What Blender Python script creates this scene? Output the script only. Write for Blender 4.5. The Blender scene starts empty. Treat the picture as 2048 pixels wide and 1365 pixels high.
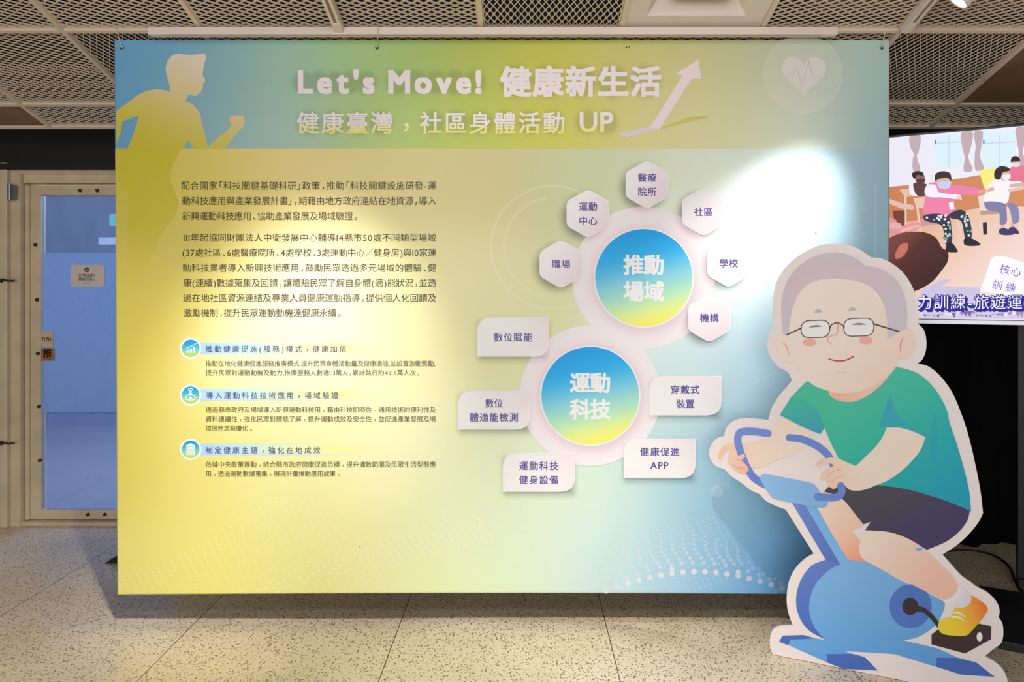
import bpy, bmesh, math, random
import numpy as np
from mathutils import Vector, Matrix
from mathutils.geometry import delaunay_2d_cdt
random.seed(7)
scene = bpy.context.scene
COL = scene.collection
EYE, FOC, VX, VY = 1.44, 1400.0, 1045.0, 588.0          # eye height, focal length and optical axis in photograph pixels

# ------------------------------------------------------------------ camera
cam = bpy.data.cameras.new('camera')
cam.sensor_width = 36.0; cam.sensor_fit = 'HORIZONTAL'
cam.lens = FOC / 2048 * 36.0
cam.shift_x = -(VX - 1024.0) / 2048.0
cam.shift_y = -(682.5 - VY) / 2048.0
cam.clip_start = 0.05
cam_o = bpy.data.objects.new('camera', cam); COL.objects.link(cam_o)
cam_o.location = (0, 0, EYE); cam_o.rotation_euler = (math.pi/2, 0, 0)
scene.camera = cam_o

# ------------------------------------------------------------------ world, exposure, lights
w = bpy.data.worlds.new('room_ambience'); scene.world = w; w.use_nodes = True
w.node_tree.nodes['Background'].inputs[0].default_value = (1.0, 0.90, 0.82, 1)
w.node_tree.nodes['Background'].inputs[1].default_value = 0.22
vs = scene.view_settings
vs.view_transform = 'Standard'; vs.look = 'None'; vs.exposure = 0.0; vs.gamma = 1.0; vs.use_curve_mapping = False

def lamp(name, kind, loc, aim, energy, color, **kw):
    l = bpy.data.lights.new(name, kind); l.energy = energy; l.color = color
    for k, v in kw.items(): setattr(l, k, v)
    o = bpy.data.objects.new(name, l); COL.objects.link(o); o.location = loc
    o.rotation_euler = (Vector(aim) - Vector(loc)).to_track_quat('-Z', 'Y').to_euler()
    return o
WARM = (1.0, 0.90, 0.83)
LAMP_L = (-0.78, 1.90, 2.70); AIM_L = (-0.96, 3.04, 0.92)
LAMP_R = (1.59, 2.57, 2.505); AIM_R = (1.0, 3.04, 1.50)
lamp('track_spot_light_left', 'SPOT', LAMP_L, AIM_L, 150, (1.0, 0.97, 0.96), spot_size=math.radians(47), spot_blend=1.0, shadow_soft_size=0.03)
lamp('track_spot_light_wide', 'SPOT', (-0.62, 1.93, 2.70), (0.9, 3.04, 0.5), 18, (1.0, 0.95, 0.95), spot_size=math.radians(110), spot_blend=1.0, shadow_soft_size=0.03)
lamp('track_spot_light_right', 'SPOT', LAMP_R, AIM_R, 105, (1.0, 0.98, 0.97), spot_size=math.radians(45), spot_blend=1.0, shadow_soft_size=0.03)
lamp('gallery_ceiling_light', 'AREA', (0.0, -0.3, 3.2), (0.0, 2.2, 0.3), 20, (1.0, 0.95, 0.92), shape='RECTANGLE', size=2.6, size_y=0.5)
lamp('fill_behind_camera', 'AREA', (-0.6, -3.3, 1.5), (-0.3, 3.0, 1.5), 155, (0.97, 0.98, 1.0), shape='RECTANGLE', size=5.0, size_y=2.4)  # broad fill added behind the camera
lamp('gallery_floor_spot', 'SPOT', (0.35, 1.7, 2.75), (0.35, 2.5, 0.0), 215, (1.0, 0.95, 0.89), spot_size=math.radians(48), spot_blend=1.0, shadow_soft_size=0.03)
lamp('gallery_floor_spot_left', 'SPOT', (-0.75, 1.75, 2.75), (-2.35, 2.75, 0.0), 150, (1.0, 0.93, 0.86), spot_size=math.radians(56), spot_blend=1.0, shadow_soft_size=0.03)
lamp('corridor_daylight', 'AREA', (-2.6, 6.6, 2.5), (-2.4, 5.2, 0.8), 185, (0.78, 0.90, 1.0), shape='RECTANGLE', size=2.0, size_y=1.0)

# ------------------------------------------------------------------ helpers
def lin(c):
    c = np.asarray(c, float) / 255.0
    return np.where(c <= 0.04045, c / 12.92, ((c + 0.055) / 1.055) ** 2.4)
def P(x, y, d):
    return Vector(((x - VX) * d / FOC, d, EYE - (y - VY) * d / FOC))
def tag(o, label, cat, group=None, kind=None):
    if label: o['label'] = label
    if cat: o['category'] = cat
    if group: o['group'] = group
    if kind: o['kind'] = kind
    return o
def empty(name, loc, rz=0.0):
    o = bpy.data.objects.new(name, None); COL.objects.link(o)
    o.location = loc; o.rotation_euler = (0, 0, rz); o.empty_display_size = 0.1
    return o
def link(name, me, mat, parent=None):
    o = bpy.data.objects.new(name, me); COL.objects.link(o)
    if mat is not None: me.materials.append(mat)
    if parent is not None: o.parent = parent
    return o
def from_bm(name, bm, mat, parent=None, smooth=False):
    me = bpy.data.meshes.new(name)
    bmesh.ops.recalc_face_normals(bm, faces=bm.faces)
    bm.to_mesh(me); bm.free()
    if smooth:
        for p in me.polygons: p.use_smooth = True
    return link(name, me, mat, parent)
def add_box(bm, x0, x1, y0, y1, z0, z1, bevel=0.0):
    r = bmesh.ops.create_cube(bm, size=1.0, matrix=Matrix.Translation(((x0+x1)/2, (y0+y1)/2, (z0+z1)/2)) @ Matrix.Diagonal((x1-x0, y1-y0, z1-z0, 1)))
    if bevel > 0:
        es = list({e for v in r['verts'] for e in v.link_edges})
        bmesh.ops.bevel(bm, geom=es, offset=bevel, segments=2, profile=.5, affect='EDGES', clamp_overlap=True)
def add_tube(bm, pts, rad, seg=8):
    pts = [Vector(p) for p in pts]; rings = []
    up = None
    for i, p in enumerate(pts):
        t = (pts[min(i+1, len(pts)-1)] - pts[max(i-1, 0)]).normalized()
        if up is None:
            up = t.orthogonal().normalized()
        a = (up - t * up.dot(t)).normalized(); up = a; b = t.cross(a)
        rr = rad[i] if isinstance(rad, (list, tuple)) else rad
        rings.append([bm.verts.new(p + (a*math.cos(2*math.pi*k/seg) + b*math.sin(2*math.pi*k/seg)) * rr) for k in range(seg)])
    for r0, r1 in zip(rings, rings[1:]):
        for k in range(seg):
            bm.faces.new((r0[k], r0[(k+1) % seg], r1[(k+1) % seg], r1[k]))
    bm.faces.new(rings[0][::-1]); bm.faces.new(rings[-1])
def box(name, x0, x1, y0, y1, z0, z1, mat, parent=None, bevel=0.0):
    bm = bmesh.new(); add_box(bm, x0, x1, y0, y1, z0, z1, bevel)
    return from_bm(name, bm, mat, parent)
def boxes(name, lst, mat, parent=None):
    bm = bmesh.new()
    for b in lst: add_box(bm, *b)
    return from_bm(name, bm, mat, parent)

# ------------------------------------------------------------------ materials
def mat(name, rgb, rough=0.5, metal=0.0, noise=0.0, nscale=8.0, bump=0.0, spec=0.5):
    m = bpy.data.materials.new(name); m.use_nodes = True
    nt = m.node_tree; b = nt.nodes['Principled BSDF']
    c = lin(rgb)
    b.inputs['Roughness'].default_value = rough; b.inputs['Metallic'].default_value = metal
    b.inputs['Specular IOR Level'].default_value = spec
    tc = nt.nodes.new('ShaderNodeTexCoord')
    n = nt.nodes.new('ShaderNodeTexNoise'); n.inputs['Scale'].default_value = nscale; n.inputs['Detail'].default_value = 5
    nt.links.new(tc.outputs['Object'], n.inputs['Vector'])
    r = nt.nodes.new('ShaderNodeValToRGB')
    r.color_ramp.elements[0].position = 0.3; r.color_ramp.elements[1].position = 0.7
    r.color_ramp.elements[0].color = (*(c * (1 - noise)), 1); r.color_ramp.elements[1].color = (*np.clip(c * (1 + noise), 0, 1), 1)
    nt.links.new(n.outputs['Fac'], r.inputs['Fac']); nt.links.new(r.outputs['Color'], b.inputs['Base Color'])
    if bump > 0:
        bp = nt.nodes.new('ShaderNodeBump'); bp.inputs['Strength'].default_value = bump; bp.inputs['Distance'].default_value = 0.01
        nt.links.new(n.outputs['Fac'], bp.inputs['Height']); nt.links.new(bp.outputs['Normal'], b.inputs['Normal'])
    return m
def print_mat(name, rough=0.45, alpha=False, emit=0.0, spec=0.35):
    m = bpy.data.materials.new(name); m.use_nodes = True
    nt = m.node_tree; b = nt.nodes['Principled BSDF']
    a = nt.nodes.new('ShaderNodeAttribute'); a.attribute_name = 'ink'
    b.inputs['Roughness'].default_value = rough; b.inputs['Specular IOR Level'].default_value = spec
    if emit > 0:
        b.inputs['Base Color'].default_value = (0.02, 0.02, 0.02, 1)
        nt.links.new(a.outputs['Color'], b.inputs['Emission Color']); b.inputs['Emission Strength'].default_value = emit
    else:
        nt.links.new(a.outputs['Color'], b.inputs['Base Color'])
    if alpha: nt.links.new(a.outputs['Alpha'], b.inputs['Alpha'])
    return m
def emit_mat(name, rgb, strength):
    m = bpy.data.materials.new(name); m.use_nodes = True
    b = m.node_tree.nodes['Principled BSDF']
    b.inputs['Base Color'].default_value = (*lin(rgb), 1)
    b.inputs['Emission Color'].default_value = (*lin(rgb), 1); b.inputs['Emission Strength'].default_value = strength
    return m
INK = print_mat('banner_ink', 0.42, spec=.25); INKA = print_mat('banner_ink_translucent', 0.42, alpha=True)
CARD = print_mat('standee_ink', 0.5); SCREEN = print_mat('screen_pixels', 0.45, emit=1.0, spec=.12)
M = {}
M['beige'] = mat('beige_painted_metal', (216, 197, 166), 0.5, noise=0.10, nscale=6, bump=0.08)
M['wall'] = mat('cream_wall_paint', (222, 203, 174), 0.7, noise=0.06, nscale=4, bump=0.05)
M['black'] = mat('black_paint', (20, 20, 22), 0.55, noise=0.15)
M['gloss_black'] = mat('black_plastic', (14, 14, 18), 0.3)
M['steel'] = mat('galvanised_steel', (140, 140, 140), 0.35, 0.8, noise=0.1)
M['bolt'] = mat('rusty_bolt', (70, 55, 42), 0.5, 0.5, noise=0.2, nscale=60)
M['mesh'] = mat('cream_expanded_metal', (228, 208, 184), 0.5, noise=0.05)
M['grid'] = mat('cream_ceiling_bar', (226, 208, 184), 0.5, noise=0.04)
M['void'] = mat('dark_ceiling_void', (22, 14, 9), 0.9, noise=0.5, nscale=3)
M['duct'] = mat('dusty_duct', (120, 92, 62), 0.7, noise=0.25, nscale=5)
M['white'] = mat('white_enamel', (232, 218, 206), 0.4, noise=0.02)
M['silver'] = mat('silver_trim', (205, 203, 210), 0.35, 0.4)
M['dark_groove'] = mat('track_groove', (150, 122, 96), 0.5)
M['cloth'] = mat('black_cloth', (13, 13, 15), 0.95, noise=0.2, nscale=30, spec=0.1)
M['rubber'] = mat('black_rubber', (16, 15, 15), 0.6)
M['cord'] = mat('white_cord', (215, 205, 195), 0.8)
M['hole'] = mat('dark_hole', (18, 16, 16), 0.8)
M['corridor'] = mat('blue_grey_plaster', (64, 90, 134), 0.8, noise=0.08, nscale=2)

def terrazzo():
    m = bpy.data.materials.new('terrazzo'); m.use_nodes = True
    nt = m.node_tree; N = nt.nodes; L = nt.links; b = N['Principled BSDF']
    tc = N.new('ShaderNodeTexCoord')
    def chips(scale, thr, keep):
        v = N.new('ShaderNodeTexVoronoi'); v.inputs['Scale'].default_value = scale; L.new(tc.outputs['Object'], v.inputs['Vector'])
        lt = N.new('ShaderNodeMath'); lt.operation = 'LESS_THAN'; lt.inputs[1].default_value = thr; L.new(v.outputs['Distance'], lt.inputs[0])
        sp = N.new('ShaderNodeSeparateColor'); L.new(v.outputs['Color'], sp.inputs[0])
        k = N.new('ShaderNodeMath'); k.operation = 'LESS_THAN'; k.inputs[1].default_value = keep; L.new(sp.outputs[0], k.inputs[0])
        mu = N.new('ShaderNodeMath'); mu.operation = 'MULTIPLY'; L.new(lt.outputs[0], mu.inputs[0]); L.new(k.outputs[0], mu.inputs[1])
        return mu.outputs[0], sp.outputs[1]
    n = N.new('ShaderNodeTexNoise'); n.inputs['Scale'].default_value = 2.2; n.inputs['Detail'].default_value = 6; L.new(tc.outputs['Object'], n.inputs['Vector'])
    base = N.new('ShaderNodeValToRGB'); base.color_ramp.elements[0].position = 0.3; base.color_ramp.elements[1].position = 0.7
    base.color_ramp.elements[0].color = (*lin((214, 196, 164)), 1); base.color_ramp.elements[1].color = (*lin((236, 220, 190)), 1)
    L.new(n.outputs['Fac'], base.inputs['Fac'])
    cur = base.outputs['Color']
    for scale, thr, keep, c0, c1 in ((150, .42, .55, (176, 150, 112), (240, 228, 204)), (84, .33, .36, (112, 94, 76), (160, 132, 98)), (120, .36, .26, (84, 72, 62), (140, 114, 86))):
        f, rnd = chips(scale, thr, keep)
        cr = N.new('ShaderNodeValToRGB'); cr.color_ramp.elements[0].color = (*lin(c0), 1); cr.color_ramp.elements[1].color = (*lin(c1), 1); L.new(rnd, cr.inputs['Fac'])
        mx = N.new('ShaderNodeMix'); mx.data_type = 'RGBA'; L.new(f, mx.inputs[0]); L.new(cur, mx.inputs[6]); L.new(cr.outputs['Color'], mx.inputs[7])
        cur = mx.outputs[2]
    # stains
    s = N.new('ShaderNodeTexNoise'); s.inputs['Scale'].default_value = 5.5; s.inputs['Detail'].default_value = 2; L.new(tc.outputs['Object'], s.inputs['Vector'])
    sr = N.new('ShaderNodeValToRGB'); sr.color_ramp.elements[0].position = .70; sr.color_ramp.elements[1].position = .76
    sr.color_ramp.elements[0].color = (0, 0, 0, 1); sr.color_ramp.elements[1].color = (.35, .35, .35, 1); L.new(s.outputs['Fac'], sr.inputs['Fac'])
    mx = N.new('ShaderNodeMix'); mx.data_type = 'RGBA'; L.new(sr.outputs['Color'], mx.inputs[0]); L.new(cur, mx.inputs[6]); mx.inputs[7].default_value = (*lin((205, 165, 100)), 1); cur = mx.outputs[2]
    # joints
    sx = N.new('ShaderNodeSeparateXYZ'); L.new(tc.outputs['Object'], sx.inputs[0])
    js = []
    for i, off in ((0, 0.363),):
        a = N.new('ShaderNodeMath'); a.operation = 'ADD'; a.inputs[1].default_value = -off + 90 * .8975 + .44875; L.new(sx.outputs[i], a.inputs[0])
        d = N.new('ShaderNodeMath'); d.operation = 'DIVIDE'; d.inputs[1].default_value = .8975; L.new(a.outputs[0], d.inputs[0])
        f = N.new('ShaderNodeMath'); f.operation = 'FRACT'; L.new(d.outputs[0], f.inputs[0])
        c = N.new('ShaderNodeMath'); c.operation = 'SUBTRACT'; c.inputs[1].default_value = .5; L.new(f.outputs[0], c.inputs[0])
        ab = N.new('ShaderNodeMath'); ab.operation = 'ABSOLUTE'; L.new(c.outputs[0], ab.inputs[0])
        lt = N.new('ShaderNodeMath'); lt.operation = 'LESS_THAN'; lt.inputs[1].default_value = .0021; L.new(ab.outputs[0], lt.inputs[0]); js.append(lt.outputs[0])
    mxx = N.new('ShaderNodeMath'); mxx.operation = 'MAXIMUM'; L.new(js[0], mxx.inputs[0]); mxx.inputs[1].default_value = 0.0
    mx = N.new('ShaderNodeMix'); mx.data_type = 'RGBA'; L.new(mxx.outputs[0], mx.inputs[0]); L.new(cur, mx.inputs[6]); mx.inputs[7].default_value = (*lin((92, 72, 50)), 1)
    L.new(mx.outputs[2], b.inputs['Base Color'])
    b.inputs['Roughness'].default_value = 0.27; b.inputs['Specular IOR Level'].default_value = 0.45
    return m
M['terrazzo'] = terrazzo()

def film(name, tint, face, fac):
    m = bpy.data.materials.new(name); m.use_nodes = True
    nt = m.node_tree; N = nt.nodes; L = nt.links
    N.remove(N['Principled BSDF']); out = N['Material Output']
    tc = N.new('ShaderNodeTexCoord'); mp = N.new('ShaderNodeMapping'); mp.inputs['Scale'].default_value = (1, 1, .35); L.new(tc.outputs['Object'], mp.inputs[0])
    n = N.new('ShaderNodeTexNoise'); n.inputs['Scale'].default_value = 9; n.inputs['Detail'].default_value = 7; n.inputs['Roughness'].default_value = .7; L.new(mp.outputs[0], n.inputs['Vector'])
    r = N.new('ShaderNodeValToRGB'); r.color_ramp.elements[0].position = .35; r.color_ramp.elements[1].position = .7
    r.color_ramp.elements[0].color = (fac*.85,)*3 + (1,); r.color_ramp.elements[1].color = (min(1, fac*1.1),)*3 + (1,); L.new(n.outputs['Fac'], r.inputs['Fac'])
    tr = N.new('ShaderNodeBsdfTransparent'); tr.inputs[0].default_value = (*lin(tint), 1)
    df = N.new('ShaderNodeBsdfDiffuse'); df.inputs[0].default_value = (*lin(face), 1)
    tl = N.new('ShaderNodeBsdfTranslucent'); tl.inputs[0].default_value = (*lin(face), 1)
    ad = N.new('ShaderNodeMixShader'); ad.inputs[0].default_value = .6; L.new(df.outputs[0], ad.inputs[1]); L.new(tl.outputs[0], ad.inputs[2])
    mx = N.new('ShaderNodeMixShader'); L.new(r.outputs['Color'], mx.inputs[0]); L.new(tr.outputs[0], mx.inputs[1]); L.new(ad.outputs[0], mx.inputs[2])
    gl = N.new('ShaderNodeBsdfGlossy'); gl.inputs['Roughness'].default_value = .08
    m2 = N.new('ShaderNodeMixShader'); m2.inputs[0].default_value = .05; L.new(mx.outputs[0], m2.inputs[1]); L.new(gl.outputs[0], m2.inputs[2])
    L.new(m2.outputs[0], out.inputs['Surface'])
    return m
M['glass'] = film('bluish_door_glass', (215, 225, 245), (150, 170, 205), .22)
M['frost'] = film('frosted_blue_film', (225, 234, 246), (176, 198, 222), .62)
M['kick'] = film('scuffed_clear_sheet', (225, 232, 250), (215, 224, 240), .16)

# ------------------------------------------------------------------ printed artwork helpers
class Plane:
    """A vertical printed plane; photograph pixels fall on it along the camera's rays, giving real metres (u across, v up)."""
    def __init__(s, ox, oy, theta):
        s.ox, s.oy, s.c, s.s, s.th = ox, oy, math.cos(theta), math.sin(theta), theta
    def uv(s, x, y):
        x = np.asarray(x, float); y = np.asarray(y, float)
        k = (x - VX) / FOC
        # point (k d, d): (k d - ox) * s - (d - oy) * c = 0
        d = (s.ox * s.s - s.oy * s.c) / (k * s.s - s.c)
        u = (k * d - s.ox) * s.c + (d - s.oy) * s.s
        return u, EYE - (y - VY) * d / FOC
def smooth(pts, n=6, closed=True):
    """Catmull-Rom through the points; a third element marks a sharp corner."""
    N = len(pts); out = []
    g = lambda i: np.array(pts[i % N][:2], float) if closed else np.array(pts[max(0, min(N-1, i))][:2], float)
    cr = lambda i: (len(pts[i % N]) > 2) if closed else (i <= 0 or i >= N-1 or len(pts[i]) > 2)
    for i in range(N if closed else N-1):
        p1, p2 = g(i), g(i+1)
        out.append(tuple(p1))
        if cr(i) and cr(i+1): continue
        ln = np.linalg.norm(p2 - p1)
        m1 = (p2 - p1) * .8 if cr(i) else (p2 - g(i-1)) * ln / (np.linalg.norm(p1 - g(i-1)) + ln + 1e-9)
        m2 = (p2 - p1) * .8 if cr(i+1) else (g(i+2) - p1) * ln / (np.linalg.norm(g(i+2) - p2) + ln + 1e-9)
        for k in range(1, n):
            t = k / n
            h = ((2*t**3-3*t**2+1), (t**3-2*t**2+t), (-2*t**3+3*t**2), (t**3-t**2))
            out.append(tuple(h[0]*p1 + h[1]*m1 + h[2]*p2 + h[3]*m2))
    if not closed: out.append(tuple(g(N-1)))
    return out
class Grad:
    def __init__(s, p0, p1, *stops): s.p0, s.p1, s.st = np.array(p0, float), np.array(p1, float), stops
    def __call__(s, x, y):
        d = s.p1 - s.p0; t = ((x - s.p0[0]) * d[0] + (y - s.p0[1]) * d[1]) / d.dot(d)
        ts = [a for a, _ in s.st]
        nch = len(s.st[0][1])
        return np.stack([np.interp(t, ts, [c[k] for _, c in s.st]) for k in range(nch)], -1)
def G(p0, p1, c0, c1): return Grad(p0, p1, (0, c0), (1, c1))
def ink(me, x, y, col, gain, under=None):
    """col: sRGB tuple or function of pixel coordinates, 3 or 4 channels."""
    n = len(me.vertices)
    c = col(np.asarray(x, float), np.asarray(y, float)) if callable(col) else np.tile(np.asarray(col, float), (n, 1))
    rgba = np.ones((n, 4), np.float32)
    rgba[:, :3] = np.clip(lin(c[:, :3]) * gain, 0, .93 if gain != 1.0 else 1.0)
    if c.shape[1] == 4 and under is not None:              # a thin tint printed over the sheet's own colour
        a = c[:, 3:4]; rgba[:, :3] = np.clip(lin(c[:, :3] * a + under(np.asarray(x, float), np.asarray(y, float)) * (1 - a)) * gain, 0, .93)
    a = me.color_attributes.new('ink', 'FLOAT_COLOR', 'POINT'); a.data.foreach_set('color', rgba.ravel())
class Sheet:
    """Where a print goes: its plane, its materials, its gain from photographed to printed colour."""
    def __init__(s, plane, root, m, ma, gain, step=0.00022): s.pl, s.root, s.m, s.ma, s.gain, s.step = plane, root, m, ma, gain, step
    def mesh(s, name, px, tris, col, layer, parent=None, alpha=False):
        px = np.asarray(px, float)
        u, v = s.pl.uv(px[:, 0], px[:, 1])
        me = bpy.data.meshes.new(name)
        me.from_pydata([(a, -layer * s.step, b) for a, b in zip(u, v)], [], [tuple(t) for t in tris])
        me.update()
        if me.polygons and sum(p.normal.y * p.area for p in me.polygons) > 0: me.flip_normals()
        ink(me, px[:, 0], px[:, 1], col, s.gain, banner_col if alpha else None)
        return link(name, me, s.m, parent or s.root)
    def poly(s, name, pts, col, layer, parent=None, alpha=False, sm=True, grid=0, n=6):
        if sm: pts = smooth(pts, n)
        pts = [tuple(p[:2]) for p in pts]
        if grid == 0 and callable(col): grid = 14
        extra = []
        if grid:
            a = np.array(pts); x0, y0 = a.min(0); x1, y1 = a.max(0)
            gx, gy = np.meshgrid(np.arange(x0 + grid/2, x1, grid), np.arange(y0 + grid/2, y1, grid))
            gx, gy = gx.ravel(), gy.ravel(); ins = np.zeros(len(gx), bool)
            for (ax, ay), (bx, by) in zip(pts, pts[1:] + pts[:1]):
                c = ((ay > gy) != (by > gy)); ins ^= c & (gx < (bx - ax) * (gy - ay) / ((by - ay) or 1e-9) + ax)
            extra = list(zip(gx[ins], gy[ins]))
        co = [Vector(p) for p in pts + extra]
        r = delaunay_2d_cdt(co, [], [list(range(len(pts)))], 1, 1e-4)
        return s.mesh(name, [(q.x, q.y) for q in r[0]], r[2], col, layer, parent, alpha)
    def stroke(s, name, pts, width, col, layer, parent=None, alpha=False, sm=True, cap=True):
        if sm: pts = smooth(pts, 8, closed=False)
        p = np.array([q[:2] for q in pts], float)
        wd = np.interp(np.linspace(0, 1, len(p)), np.linspace(0, 1, len(width)), width) if isinstance(width, (list, tuple)) else np.full(len(p), width, float)
        t = np.gradient(p, axis=0); t /= np.linalg.norm(t, axis=1)[:, None] + 1e-9
        nn = np.stack([-t[:, 1], t[:, 0]], -1)
        Lp, Rp = p + nn * wd[:, None] / 2, p - nn * wd[:, None] / 2
        V = [tuple(a) for pr in zip(Lp, Rp) for a in pr]; F = [(2*i, 2*i+1, 2*i+3, 2*i+2) for i in range(len(p)-1)]
        if cap:
            for i, sg in ((0, -1), (len(p)-1, 1)):
                c = p[i]; k0 = len(V)
                for k in range(9):
                    a = math.pi * k / 8
                    V.append(tuple(c + (nn[i] * math.cos(a) + t[i] * sg * math.sin(a)) * wd[i] / 2))
                F.append(tuple(range(k0, k0+9)) if sg < 0 else tuple(range(k0+8, k0-1, -1)))
        return s.mesh(name, V, F, col, layer, parent, alpha)
    def disc(s, name, c, rx, ry, col, layer, parent=None, alpha=False, n=72, grid=0):
        pts = [(c[0] + rx*math.cos(2*math.pi*k/n), c[1] + ry*math.sin(2*math.pi*k/n)) for k in range(n)]
        return s.poly(name, pts, col, layer, parent, alpha, sm=False, grid=grid)
    def annulus(s, name, c, r0, r1, col, layer, parent=None, alpha=False, n=96, a0=0, a1=360):
        A = np.radians(np.linspace(a0, a1, n+1)); V = []; F = []
        for a in A: V += [(c[0]+r0*math.cos(a), c[1]+r0*math.sin(a)), (c[0]+r1*math.cos(a), c[1]+r1*math.sin(a))]
        for i in range(n): F.append((2*i, 2*i+1, 2*i+3, 2*i+2))
        return s.mesh(name, V, F, col, layer, parent, alpha)

GLYPH = {}
def glyph(ch, off):
    k = (ch, off)
    if k not in GLYPH:
        c = bpy.data.curves.new('glyph', 'FONT'); c.body = ch; c.size = 1.0; c.offset = off; c.resolution_u = 3; c.fill_mode = 'FRONT'
        o = bpy.data.objects.new('glyph', c); COL.objects.link(o)
        dg = bpy.context.evaluated_depsgraph_get(); dg.update()
        me = bpy.data.meshes.new_from_object(o.evaluated_get(dg))
        co = np.zeros(len(me.vertices)*3, np.float32); me.vertices.foreach_get('co', co)
        GLYPH[k] = (co.reshape(-1, 3)[:, :2].astype(float), [tuple(p.vertices) for p in me.polygons])
        bpy.data.objects.remove(o); bpy.data.curves.remove(c); bpy.data.meshes.remove(me)
    return GLYPH[k]
def adv(ch, off, latin_gap):
    if ch == ' ': return .28, 0, False
    if ch in '，、。': return .62, None, True
    if ch in '「': return .56, -.44, True
    if ch in '」': return .56, 0, True
    if ord(ch) < 0x2000:
        v, _ = glyph(ch, off); x0, x1 = v[:, 0].min(), v[:, 0].max()
        return x1 - x0 + latin_gap, -x0 + latin_gap / 2, False
    return 1.0, 0, True
def text_mesh(lines, bold=0.0, latin_gap=.16, punct=.62):
    """lines: (x0, x1, centre y, em, string); each is spread to fill x0..x1. Returns pixel vertices, faces and copy numbers."""
    V, F = [], []
    ks = [(0, 0)] if bold == 0 else [(a * bold, b * bold) for a, b in ((-1, -1), (0, -1), (1, -1), (-1, 0), (1, 0), (-1, 1), (0, 1), (1, 1))] if bold >= .03 else [(math.cos(a) * bold, math.sin(a) * bold) for a in np.linspace(0, 2*math.pi, 4 if bold < .012 else 8, False) + .4]
    for ln in lines:
        x0, x1, yc, em, st = ln[:5]
        it = []; tot = 0
        for ch in st:
            a, sh, _ = adv(ch, 0, latin_gap)
            if ch in '，、。':
                a = punct; v, _f = glyph(ch, 0); sh = a/2 - (v[:, 0].min() + v[:, 0].max())/2
            it.append((ch, a, sh)); tot += a
        gap = ((x1 - x0) / em - tot) / max(1, len(st) - 1) if len(st) > 1 else 0
        x = 0.0; xs = 1.0
        if gap < -.015: xs = (x1 - x0) / em / (tot - .015 * (len(st) - 1)); gap = -.015
        for ch, a, sh in it:
            if ch != ' ':
                v, f = glyph(ch, 0)
                base = .345 if ord(ch) < 0x2000 and not any(ord(c) > 0x2000 for c in st) else .38
                dy = .12 if ch in '，、' and punct >= .9 else 0
                for ox, oy in ks:
                    k = len(V)
                    for (a0, b0) in v: V.append((x0 + (x + a0 + sh + ox) * xs * em, yc - (b0 + oy + dy - base) * em))
                    F += [tuple(i + k for i in t) for t in f]
            x += a + gap
    return V, F
def words_of(ln, latin_gap, punct):
    """Splits a line at its gaps into (x0, x1, ...) pieces that land where the whole line would put them."""
    x0, x1, yc, em, st = ln; ad = [punct if c in '，、。' else adv(c, 0, latin_gap)[0] for c in st]
    gap = ((x1 - x0) / em - sum(ad)) / max(1, len(st) - 1); out = []; x = 0; cur = None
    for c, a in zip(st, ad):
        if c in ' ，':
            if cur: out.append(cur)
            cur = None
            if c == '，': out.append((x0 + x*em, x0 + (x + a)*em, yc, em, c))
        else:
            if cur is None: cur = (x0 + x*em, 0, yc, em, '')
            cur = (cur[0], x0 + (x + a)*em, yc, em, cur[4] + c)
        x += a + gap
    if cur: out.append(cur)
    return out
def letters(sheet, name, lines, col, layer, parent=None, bold=0.0, latin_gap=.16, punct=.62):
    if name in ('title_lettering', 'subtitle_lettering', 'section_heading'):
        lines = [w_ for ln in lines for w_ in words_of(ln, latin_gap, punct)]
    for ln in lines:
        V, F = text_mesh([ln], bold, latin_gap, punct)
        o = sheet.mesh(name, V, F, col, layer, parent)
        if bold > 0:                                    # keep the overlapping strokes a hair apart
            me = o.data; n = len(me.vertices); co = np.zeros(n*3, np.float32); me.vertices.foreach_get('co', co)
            nk = 4 if bold < .012 else 8; at_ = 0; co = co.reshape(-1, 3)
            for ch in ln[4]:
                if ch == ' ': continue
                g = len(glyph(ch, 0)[0])
                for q in range(nk): co[at_:at_+g, 1] -= q * .000012; at_ += g
            me.vertices.foreach_set('co', co.ravel()); me.update()

# ================================================================== SETTING
box('floor', -6, 6.5, -3.5, 9.0, -0.12, 0.0, M['terrazzo'])['kind'] = 'structure'
WY = 4.36                                      # wall with the glazed door
dx = lambda x, d=WY: (x - VX) * d / FOC
dz = lambda y, d=WY: EYE - (y - VY) * d / FOC
OX0, OX1, OZ = dx(48), dx(372), dz(349)         # door opening
bm = bmesh.new()
add_box(bm, -6, OX0 - .10, WY, WY + .22, 0, 3.4); add_box(bm, OX1 + .10, 4.6, WY, WY + .22, 0, 3.4)
add_box(bm, OX0 - .10, OX1 + .10, WY, WY + .22, OZ + .06, 3.4)
from_bm('wall_back', bm, M['wall'])['kind'] = 'structure'
tr = boxes('trim_1', [(-6, 4.6, WY - .05, WY, dz(331, WY-.05), 3.3), (-6, 4.6, WY - .075, WY - .05, dz(339, WY-.075), dz(327, WY-.075))], M['black']); tr['kind'] = 'structure'
# corridor beyond the door
box('wall_corridor', -6, 4.6, 7.6, 7.75, 0, 3.4, M['corridor'])['kind'] = 'structure'
box('wall_corridor_side', -6.1, -6, WY, 7.7, 0, 3.4, M['corridor'])['kind'] = 'structure'
box('ceiling_corridor', -6, 4.6, WY + .22, 7.6, 2.75, 2.85, M['corridor'])['kind'] = 'structure'
box('ceiling', -6, 6.5, -3.5, WY + .22, 3.62, 3.74, M['void'])['kind'] = 'structure'

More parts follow.
